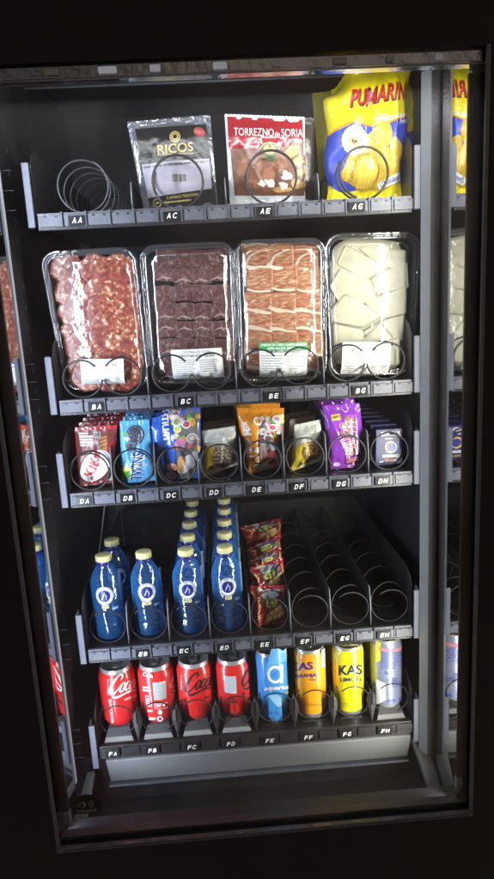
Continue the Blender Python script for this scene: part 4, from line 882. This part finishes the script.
# ------------------------------------------------------------------ bottles
WATER = None
def bottle_mat():
    m, nt, b = nt_of('blue_bottle_plastic'); L = nt.links.new; nt.nodes.remove(b); o = nt.nodes['Material Output']
    tc = N(nt, 'ShaderNodeTexCoord'); nz = N(nt, 'ShaderNodeTexNoise', Scale=48., Detail=3.0, Distortion=.6); L(tc.outputs['Object'], nz.inputs['Vector'])
    bp = N(nt, 'ShaderNodeBump', Strength=.55, Distance=.004); L(nz.outputs['Fac'], bp.inputs['Height'])
    tr = N(nt, 'ShaderNodeBsdfTransparent', Color=(.36, .68, 1., 1)); rf = N(nt, 'ShaderNodeBsdfRefraction', Color=(.46, .78, 1., 1), Roughness=.05, IOR=1.18); L(bp.outputs[0], rf.inputs['Normal'])
    tl = N(nt, 'ShaderNodeBsdfTranslucent', Color=(.10, .50, 1., 1)); df = N(nt, 'ShaderNodeBsdfDiffuse', Color=(.06, .36, .92, 1)); L(bp.outputs[0], df.inputs['Normal']); L(bp.outputs[0], tl.inputs['Normal'])
    gl = N(nt, 'ShaderNodeBsdfGlossy', Roughness=.07); gl.inputs['Color'].default_value = (1, 1, 1, 1); L(bp.outputs[0], gl.inputs['Normal'])
    lw = N(nt, 'ShaderNodeLayerWeight', Blend=.42)
    m1 = N(nt, 'ShaderNodeMixShader'); m1.inputs[0].default_value = .4; L(tr.outputs[0], m1.inputs[1]); L(rf.outputs[0], m1.inputs[2])
    m2 = N(nt, 'ShaderNodeMixShader'); m2.inputs[0].default_value = .5; L(df.outputs[0], m2.inputs[1]); L(tl.outputs[0], m2.inputs[2])
    sc = N(nt, 'ShaderNodeMapRange'); L(lw.outputs['Facing'], sc.inputs['Value']); sc.inputs['To Min'].default_value = .15; sc.inputs['To Max'].default_value = .62
    m3 = N(nt, 'ShaderNodeMixShader'); L(sc.outputs[0], m3.inputs[0]); L(m1.outputs[0], m3.inputs[1]); L(m2.outputs[0], m3.inputs[2])
    m4 = N(nt, 'ShaderNodeMixShader'); m4.inputs[0].default_value = .14; L(m3.outputs[0], m4.inputs[1]); L(gl.outputs[0], m4.inputs[2]); L(m4.outputs[0], o.inputs['Surface']); return m
BOT = bottle_mat(); CAPM = mat('pale_yellow_cap', (.60, .57, .27), .42, var=.06); NECK = mat('navy_collar', (.010, .018, .14), .3)
BP = [(0, .003), (.018, .0018), (.024, 0), (.0278, .003), (.0296, .009), (.0298, .026), (.0284, .030), (.0296, .034), (.0297, .041), (.0283, .045), (.0295, .049), (.0297, .056), (.0284, .060), (.0297, .065), (.0300, .074), (.0300, .108), (.0296, .116), (.0282, .125), (.0252, .134), (.0212, .142), (.0172, .149), (.0146, .1535), (.0140, .157), (.0140, .162), (.0, .162)]
def bottle(label, x, y, fl):
    t = thing('water_bottle', label, 'water bottle', (x, y, fl), 'blue water bottles with yellow caps')
    K = .885; P2 = [(a*K, c*K) for a, c in catmull(BP, 3)]; b = MB(); b.lathe(P2, (x, y, fl), BOT, 48, 'z', lambda a, z: 1+(.022*math.cos(4*a) if .006 < z < .115 else 0) + (.016*math.sin(8*a+z*70) if .018 < z < .058 else 0)); b.build('bottle_body', t)
    b = MB(); b.lathe([(a*K, c*K) for a, c in ((.0149, .1535), (.0158, .1540), (.0158, .1595), (.0150, .1600))], (x, y, fl), NECK, 32); b.build('neck_collar', t)
    b = MB(); b.lathe([(a*K, c*K) for a, c in ((.0, .1625), (.0150, .1615), (.0158, .1620), (.0158, .1715), (.0152, .1733), (.0135, .1740), (0, .1740))], (x, y, fl), CAPM, 60, 'z', lambda a, z: 1+(.014 if .1625*.885 < z < .172*.885 else 0)*math.sin(30*a)); b.build('cap', t)
    b = MB(); R_ = .0278
    def S(u, v):
        a = u/R_; n = V((math.sin(a), -math.cos(a), 0)); return V((x, y, fl))+n*R_+V((0, 0, v)), n
    D = Draw(b, S, step=.004, gap=.0003); zc = .0865; D.conv = lambda u, v: (u*1.16, zc+(v-zc)*1.16)
    D.ell(0, zc, .0142, .0148, (.78, .80, .82), 1, 0, 36); D.ell(0, zc, .0092, .0096, (.012, .022, .16), 2, 0, 30); D.ring(0, zc, .0137, .0007, (.03, .06, .3), 2)
    s_ = 'SOLAN DE CABRAS'
    for i, ch in enumerate(s_):
        if ch == ' ': continue
        a = math.radians(205-i*230/(len(s_)-1)); cx, cy = .0101*math.cos(a), zc+.0101*math.sin(a); tx, ty = math.sin(a), -math.cos(a); wd = .0017
        D.text(ch, (cx-tx*wd/2, cy-ty*wd/2), (cx+tx*wd/2, cy+ty*wd/2), (math.cos(a)*.0030, math.sin(a)*.0030), (.02, .03, .22), 2, .02)
    D.ribbon([(-.004, zc-.005, .0012), (-.001, zc+.001, .0016), (.001, zc+.006, .0008)], (.5, .55, .7), 3); D.ribbon([(.002, zc-.006, .001), (.003, zc, .0014), (.0, zc+.003, .001)], (.45, .5, .66), 3)
    D.rect(-.0052, zc-.0205, .0052, zc-.0150, (.62, .58, .28), 1); D.smalltext(-.004, zc-.019, .004, .002, 2, .001, (.2, .2, .1), 2)
    D.rect(.010, .062, .020, .066, (.30, .45, .75), 1); 
    for k in range(12): D.smalltext(.026, .072+k*.004, .040, 0, 1, .0013, (.6, .68, .8), 1, k)
    b.build('printed_emblem', t); return t
zE = FL['E']+.002
bA = bottle('front water bottle in the leftmost bottle lane, with a glaring white streak', cxn(0)-.001, .044, zE)
bB = copy_thing(bA, (cxn(1)-cxn(0)-.001, .002, 0), 'single water bottle in the EB lane', .12)
copy_thing(bA, (.004, .075, 0), 'second water bottle in the leftmost lane, half hidden behind the front one', .4)
for i, nm, n_ in ((2, 'EC', 5), (3, 'ED', 6)):
    for k in range(n_):
        copy_thing(bA, (cxn(i)-cxn(0)+(.002 if i == 2 else .0)+.0012*k, .071*k, 0), '%s water bottle from the front in the %s lane' % ((('first',)+ORD[:5])[k], nm), .05*((k*3+i) % 5-2))

# ------------------------------------------------------------------ red snack bags in the EE lane
SNK = film('red_snack_wrapper', (.40, .022, .035), .16, bump=.6)
C8 = (235, 500, 4.94)
def snack_art(D):
    u = D.uv
    u.poly([(.28, .95), (.75, .97), (.95, .66), (.9, .30), (.55, .22), (.35, .55)], (.10, .05, .05), 1)
    u.ell(.58, .62, .17, .12, (.65, .62, .12), 3, .2); u.ell(.58, .62, .11, .08, (.10, .22, .06), 3.5, .2); u.ell(.6, .62, .05, .035, (.7, .66, .2), 4)
    u.ell(.62, .82, .24, .10, (.28, .32, .40), 2, .2, 18, .4, 2); u.ell(.40, .86, .12, .06, (.52, .50, .42), 2.5, .4, 14, .4, 3)
    for k, (x, y) in enumerate(((.58, .36), (.72, .44), (.48, .26), (.80, .30), (.66, .24))): u.ell(x, y, .17, .062, (.62, .42, .16), 2.5+k*.2, .3+.25*k, 18, .3, k)
    u.smalltext(.06, .30, .34, .05, 3, .018, (.7, .5, .12), 2, 4); u.smalltext(.1, .72, .3, .05, 2, .018, (.7, .5, .2), 2, 6)
    u.ribbon([(.05, .12, .02), (.2, .20, .03), (.4, .18, .02)], (.62, .44, .1), 2); u.ribbon([(.02, .9, .03), (.25, .62, .05), (.18, .45, .02)], (.60, .40, .10), 1.4); u.poly([(.1, .98), (.45, .97), (.4, .88), (.15, .9)], (.55, .50, .36), 1.3); u.ribbon([(.9, .95, .02), (.97, .6, .035), (.9, .2, .02)], (.5, .30, .08), 1.5)
sn = []
for k, q in enumerate(([(254, 637), (287, 621), (285, 585), (250, 586)], [(251, 601), (285, 590), (283, 557), (250, 568)], [(250, 580), (282, 572), (281, 546), (248, 562)], [(249, 566), (281, 560), (280, 534), (247, 549)], [(247, 545), (281, 538), (281, 518), (240, 527)])):
    Y = (.035, .095, .16, .23, .30)[k]
    sn.append(pack('snack_bag', 'red snack bag with yellow emblem, %s from the front in the EE lane' % (('first',)+ORD[:4])[k], 'snack bag', q, Y, .022, SNK, snack_art, 'red snack bags', 41+k, .0034, (.05, .06), 36, 42, 5., C8, .018, 3, 6, fw=2.2))

# ------------------------------------------------------------------ cans
ALUC = mat('can_aluminium', (.66, .67, .69), .3, metal=.7, var=.1, vs=200)
LIDD = mat('can_lid_aluminium', (.38, .38, .40), .4, metal=.55, var=.15, vs=100)
zF = FL['F']+.019
def paint(name, col, coat=.6, metal=0.): return mat(name, col, .3, metal, .5, var=.05, coat=coat)
def can_body(t, x, y, z0, body, sleek):
    if sleek: pr = [(.0, .006), (.016, .005), (.0215, 0), (.0235, .002), (.0262, .009), (.0286, .016)], [(.0286, .016), (.0290, .020), (.0290, .128), (.0284, .132), (.0262, .138)], [(.0262, .138), (.0256, .1405), (.0266, .1432), (.0262, .1446), (.0250, .1440), (.0244, .1405), (.0, .1400)]
    else: pr = [(.0, .007), (.018, .006), (.0235, 0), (.0258, .002), (.0285, .007), (.0318, .012)], [(.0318, .012), (.0330, .018), (.0330, .094), (.0322, .0985), (.0285, .107)], [(.0285, .107), (.0268, .1100), (.0276, .1132), (.0272, .1148), (.0258, .1140), (.0250, .1095), (.0, .1090)]
    b = MB(); b.lathe(pr[0], (x, y, z0), ALUC if sleek else body, 56); b.build('base_rim', t)
    b = MB(); b.lathe(pr[1], (x, y, z0), body, 64); b.build('can_body', t)
    b = MB(); b.lathe(pr[2][:5], (x, y, z0), ALUC, 56); b.lathe(pr[2][5-1:], (x, y, z0), LIDD, 56); o = b.build('can_lid', t)
    zz = z0+pr[2][-1][1]; b = MB(); b.tube([V((x+.0075*math.cos(a), y+.004+.0115*math.sin(a)*(1), zz+.0012)) for a in [2*PI*k/20 for k in range(21)]], .0011, ALUC, 6); b.box(x-.006, x+.006, y-.006, y+.004, zz+.0008, zz+.0018, ALUC); b.build('pull_tab', o)
    b = MB(); b.tube([V((x+.010*math.cos(a), y-.011+.008*math.sin(a), zz+.0003)) for a in [2*PI*k/20 for k in range(21)]], .0005, LIDD, 5); b.build('opening_score', o)
    return .0331 if not sleek else .0291
def can(label, i, y, body, artfn, sleek, crop, group, dz=0., dx=0., lettering=None):
    x = cxn(i)+dx; z0 = zF+dz; t = thing('drink_can', label, 'drink can', (x, y, z0), group)
    R_ = can_body(t, x, y, z0, body, sleek)
    if artfn:
        b = MB()
        def S(u, v):
            a = u/R_; n = V((math.sin(a), -math.cos(a), 0)); return V((x, y, z0+v))+n*R_, n
        ox, oy, sc = crop
        def cv(px, py):                     # drawing place -> round the can (u) and up it (v)
            d = ray(ox+px/sc, oy+py/sc); dx, dy = d.x, d.y; cx, cy = CAM.x-x, CAM.y-y
            A = dx*dx+dy*dy; B = cx*dx+cy*dy; Cc = cx*cx+cy*cy-R_*R_; di = B*B-A*Cc
            tt = (-B-math.sqrt(max(di, 0)))/A; p = CAM+d*tt; a = math.atan2(p.x-x, -(p.y-y))
            if di < 0: a += math.copysign((-di/A)**.5/R_*1.2, a)
            return a*R_, p.z-z0
        D = Draw(b, S, cv, .005, .0002); D.uv = Draw(b, S, step=.005, gap=.0002); artfn(D); b.build('printed_design', t)
    return t
REDC = paint('red_can_paint', (.62, .022, .020)); W8 = (.78, .78, .78)
def script(D, f, col, layer=2, rest=True):
    """flowing lettering of the red cans; f maps unit letters to drawing coordinates with a stroke scale"""
    def rb(P): 
        Q = [f(x, y)+(w_*f.k,) for x, y, w_ in P]; D.ribbon(Q, col, layer, 7)
    rb([(1.50, 1.42, .05), (1.62, 1.75, .20), (1.45, 2.05, .20), (1.05, 2.02, .15), (.55, 1.60, .27), (.22, .95, .38), (.30, .35, .34), (.70, .10, .24), (1.15, .28, .15), (1.50, .70, .06)])
    rb([(.62, .10, .06), (.95, -.28, .20), (1.6, -.38, .27), (2.5, -.22, .20), (3.4, -.10, .26), (4.2, -.22, .14), (4.6, -.10, .05)])
    def o(cx, s=1): rb([(cx+.20, 1.08, .08), (cx-.10, 1.02, .16), (cx-.32, .58, .26), (cx-.18, .14, .18), (cx+.12, .14, .14), (cx+.34, .62, .26), (cx+.20, 1.08, .12), (cx+.02, .98, .06)])
    def a_(cx):
        rb([(cx+.30, .96, .07), (cx-.02, 1.05, .15), (cx-.34, .55, .27), (cx-.18, .12, .19), (cx+.12, .30, .12), (cx+.34, .95, .08)]); rb([(cx+.36, 1.08, .22), (cx+.22, .40, .24), (cx+.36, .12, .16), (cx+.62, .40, .05)])
    o(1.98); rb([(2.95, .88, .14), (2.86, 1.06, .14), (2.62, .98, .16), (2.42, .55, .27), (2.58, .14, .19), (2.92, .28, .10), (3.10, .52, .05)]); a_(3.42)
    if rest:
        rb([(4.05, .62, .14), (4.45, .66, .14)])
        rb([(5.85, 1.42, .05), (5.95, 1.75, .20), (5.8, 2.05, .20), (5.4, 2.02, .15), (4.95, 1.60, .27), (4.66, .95, .38), (4.72, .35, .34), (5.1, .10, .24), (5.5, .28, .15), (5.85, .70, .06)]); o(6.3)
        rb([(6.72, .5, .06), (7.2, 1.5, .12), (7.25, 2.0, .16), (7.0, 1.9, .2), (6.86, 1.0, .24), (6.9, .3, .22), (7.15, .15, .14), (7.4, .5, .05)]); a_(7.75)
class Fm:
    def __init__(s, o, ex, ey, k): s.o, s.ex, s.ey, s.k = o, ex, ey, k
    def __call__(s, x, y): return (s.o[0]+s.ex[0]*x+s.ey[0]*y, s.o[1]+s.ex[1]*x+s.ey[1]*y)
CA = (90, 630, 5.49); CB_ = (170, 630, 5.49); CC = (250, 630, 5.49); CD_ = (320, 630, 4.94)
G1 = 'red cola cans'
def colaA(D):
    script(D, Fm((96, 366), (38, -11), (12, -52), 42), W8)
    D.text('SABOR ORIGINAL', (188, 388), (286, 352), (2, -11), W8, 2, .03); D.text('RECICLAME', (132, 508), (116, 378), (-13, 3), W8, 2, .02); D.smalltext(96, 270, 104, 9, 10, 4, W8, 2, 3)
can('red cola can with white script facing out, above tag FA', 0, .046, REDC, colaA, False, CA, G1)
def colaB(D):
    D.poly([(344, 288), (416, 278), (420, 374), (352, 384)], (.60, .62, .62), 1)
    for k in range(13): D.rect(350+k*.4, 292+k*6.6, 412+k*.4, 295+k*6.6, (.30, .31, .32), 2)
    D.text('Cola', (290, 250), (345, 262), (3, -20), W8, 2, .03)
    for k in range(2): D.smalltext(290, 308+k*16, 336, 0, 1, 10, W8, 2, k, .1)
    D.ribbon([(306, 360, 3), (338, 366, 3), (340, 420, 3), (312, 416, 3), (306, 360, 3)], W8, 2, 1)
    for k in range(5): D.smalltext(312, 372+k*9, 334, 0, 1, 5, W8, 2, k+9)
    D.ribbon([(354, 404, 2.5), (424, 396, 2.5), (426, 424, 2.5), (356, 432, 2.5), (354, 404, 2.5)], W8, 2, 1); D.smalltext(360, 408, 392, 9, 2, 6, W8, 2, 4); D.ell(405, 411, 7, 9, W8, 2)
    D.ell(385, 452, 12, 13, W8, 2); D.ell(385, 487, 17, 15, W8, 2); D.ell(385, 487, 9, 8, (.4, .02, .03), 3); D.smalltext(325, 480, 362, 8, 2, 5, W8, 2, 6); D.smalltext(318, 438, 345, 0, 1, 10, W8, 2, 8)
    D.text('RECICLAME', (458, 470), (456, 345), (-11, 1), W8, 2, .02)
    script(D, Fm((432, 330), (26, -12), (12, -52), 36), W8, 2, False)
can('red cola can turned to its pale barcode, white script at its edge, above tag FB', 1, .046, REDC, colaB, False, CA, G1)
K1 = (.02, .012, .014)
def colaC(D):
    script(D, Fm((72, 352), (38, -11), (12, -50), 42), K1)
    D.text('ZERO', (186, 378), (215, 370), (1, -9), K1, 2, .03); D.text('RECICLAME', (104, 492), (88, 372), (-12, 3), K1, 2, .02); D.smalltext(60, 250, 68, 9, 9, 4, W8, 2, 3)
can('red cola can with black script facing out, above tag FC', 2, .046, REDC, colaC, False, CB_, G1)
def colaD(D):
    D.poly([(298, 250), (362, 254), (366, 348), (302, 340)], (.60, .64, .68), 1)
    for k in range(12): D.rect(303, 258+k*6.8, 360, 261+k*6.8, (.34, .38, .42), 2)
    for k in range(3): D.smalltext(320, 372+k*12, 372, 0, 1, 6, K1, 2, k)
    for xx in (336, 362): D.text('RECICLAME', (xx, 474), (xx-4, 408), (-9, 1), (.12, .02, .03), 2, .02)
    D.text('RECICLAME', (415, 468), (408, 340), (-11, 1), K1, 2, .02); script(D, Fm((386, 318), (26, -10), (12, -52), 36), K1, 2, False)
can('red cola can turned to a blue grey barcode, black script edge, above tag FD', 3, .046, REDC, colaD, False, CB_, G1)
G2 = 'slim drink cans'
def aqua(D):
    b2 = (.30, .55, .82); lb = (.52, .72, .88)
    D.poly([(75, 262), (118, 100), (150, 98), (205, 150), (160, 180), (120, 195)], (.14, .42, .80), 1); D.poly([(160, 120), (225, 100), (225, 190)], b2, 1.2); D.poly([(95, 355), (150, 352), (212, 410), (170, 440), (130, 400)], b2, 1); D.poly([(115, 480), (150, 420), (190, 410), (150, 500)], (.05, .25, .6), 1.2)
    for k, (x, y) in enumerate(((90, 482), (110, 455), (150, 458), (180, 478), (200, 460), (130, 490), (165, 492))): D.ell(x, y, 14, 9, (.03, .16, .45), 1.5, .2*k, 14, .3, k)
    D.ring(138, 244, 36, 15, W8, 2.5, 0, 6.28, 1.15); D.ribbon([(173, 190, 14), (173, 290, 14)], W8, 2.5, 1); D.poly([(122, 246), (160, 222), (150, 262), (136, 252)], (.06, .25, .62), 3)
    D.text('aquarius', (80, 330), (216, 322), (0, -22), W8, 3, .035); D.ell(205, 345, 8, 9, (.7, .4, .1), 2)
    for k in range(5): D.smalltext(196+0*k, 110+k*14, 222, 0, 1, 5, lb, 2, k)
can('slim sky blue drink can with a white ring emblem, above tag FE', 4, .039, paint('sky_blue_can_paint', (.05, .30, .74)), aqua, True, CC, G2, -.018)
NV = (.05, .02, .22)
def naranja(D):
    D.text('KAS', (225, 222), (346, 214), (0, -40), NV, 2, .03); D.text('NARANJA', (228, 264), (366, 255), (0, -19), NV, 2, .02)
    D.poly([(392, 108), (418, 108), (416, 208), (394, 206)], (.72, .72, .72), 1)
    for k in range(14): D.rect(396, 113+k*6.6, 414, 116+k*6.6, (.1, .1, .12), 2)
    D.rect(398, 365, 418, 425, (.66, .68, .7), 1); D.smalltext(400, 372, 416, 8, 6, 4, (.2, .2, .25), 2, 3); D.smalltext(325, 270, 360, 0, 1, 6, NV, 2, 1); D.smalltext(285, 405, 400, 8, 2, 4, (.45, .16, .02), 2, 4)
can('slim orange drink can above tag FF, base rim tilted above the coil', 5, .039, paint('orange_can_paint', (.82, .33, .008)), naranja, True, CC, G2, -.0175)
def limon(D):
    D.text('KAS', (92, 222), (208, 217), (0, -46), (.02, .03, .10), 2, .03); D.text('LIMON', (100, 255), (202, 253), (0, -19), (.02, .03, .10), 2, .02); D.ribbon([(168, 232, 3), (174, 226, 3)], (.02, .03, .1), 2, 1)
    D.text('KAS LIMON', (108, 80), (190, 78), (0, -10), (.25, .22, .03), 2, .02); D.smalltext(115, 92, 185, 0, 1, 6, (.3, .28, .03), 2, 3); D.smalltext(92, 360, 212, 9, 2, 5, (.45, .42, .02), 2, 4)
can('slim lemon yellow drink can above tag FG', 6, .039, paint('yellow_can_paint', (.76, .68, .006)), limon, True, CD_, G2, -.0185)
def silver(D):
    D.poly([(292, 82), (420, 78), (420, 94), (292, 98)], (.55, .20, .24), 2); rg = random.Random(2); bl = (.10, .12, .38)
    for k in range(13): D.smalltext(300, 104+k*7, 412, 0, 1, 3.4, bl, 2, k, -.02)
    for k in range(5): D.smalltext(352+0*k, 236+k*10, 400, 0, 1, 6, bl, 2, k+40)
    D.poly([(388, 340), (418, 330), (418, 345), (388, 352)], (.06, .08, .5), 2); D.text('250', (330, 356), (372, 352), (0, -12), (.06, .08, .5), 2, .02); D.smalltext(318, 205, 340, 9, 2, 5, bl, 2, 9)
    D.poly([(276, 60), (300, 60), (298, 150), (276, 160)], (.74, .62, .05), 1); D.poly([(276, 240), (322, 262), (325, 345), (278, 368)], (.70, .72, .74), 1); D.poly([(415, 130), (428, 130), (428, 190), (415, 200)], (.05, .06, .5), 1)
can('slim silver blue drink can covered in fine print, above tag FH', 7, .039, paint('silver_blue_can_paint', (.34, .38, .56), .5, .45), silver, True, CD_, G2, -.010)
for i, c in enumerate((REDC,)*4+tuple(MATS[n] for n in ('sky_blue_can_paint', 'orange_can_paint', 'yellow_can_paint', 'silver_blue_can_paint'))):
    can('%s drink can right behind the front can in the F%s lane' % ((('red',)*4+('sky blue', 'orange', 'yellow', 'silver blue'))[i], 'ABCDEFGH'[i]), i, .118, c, None, i > 3, None, 'cans behind the front cans')
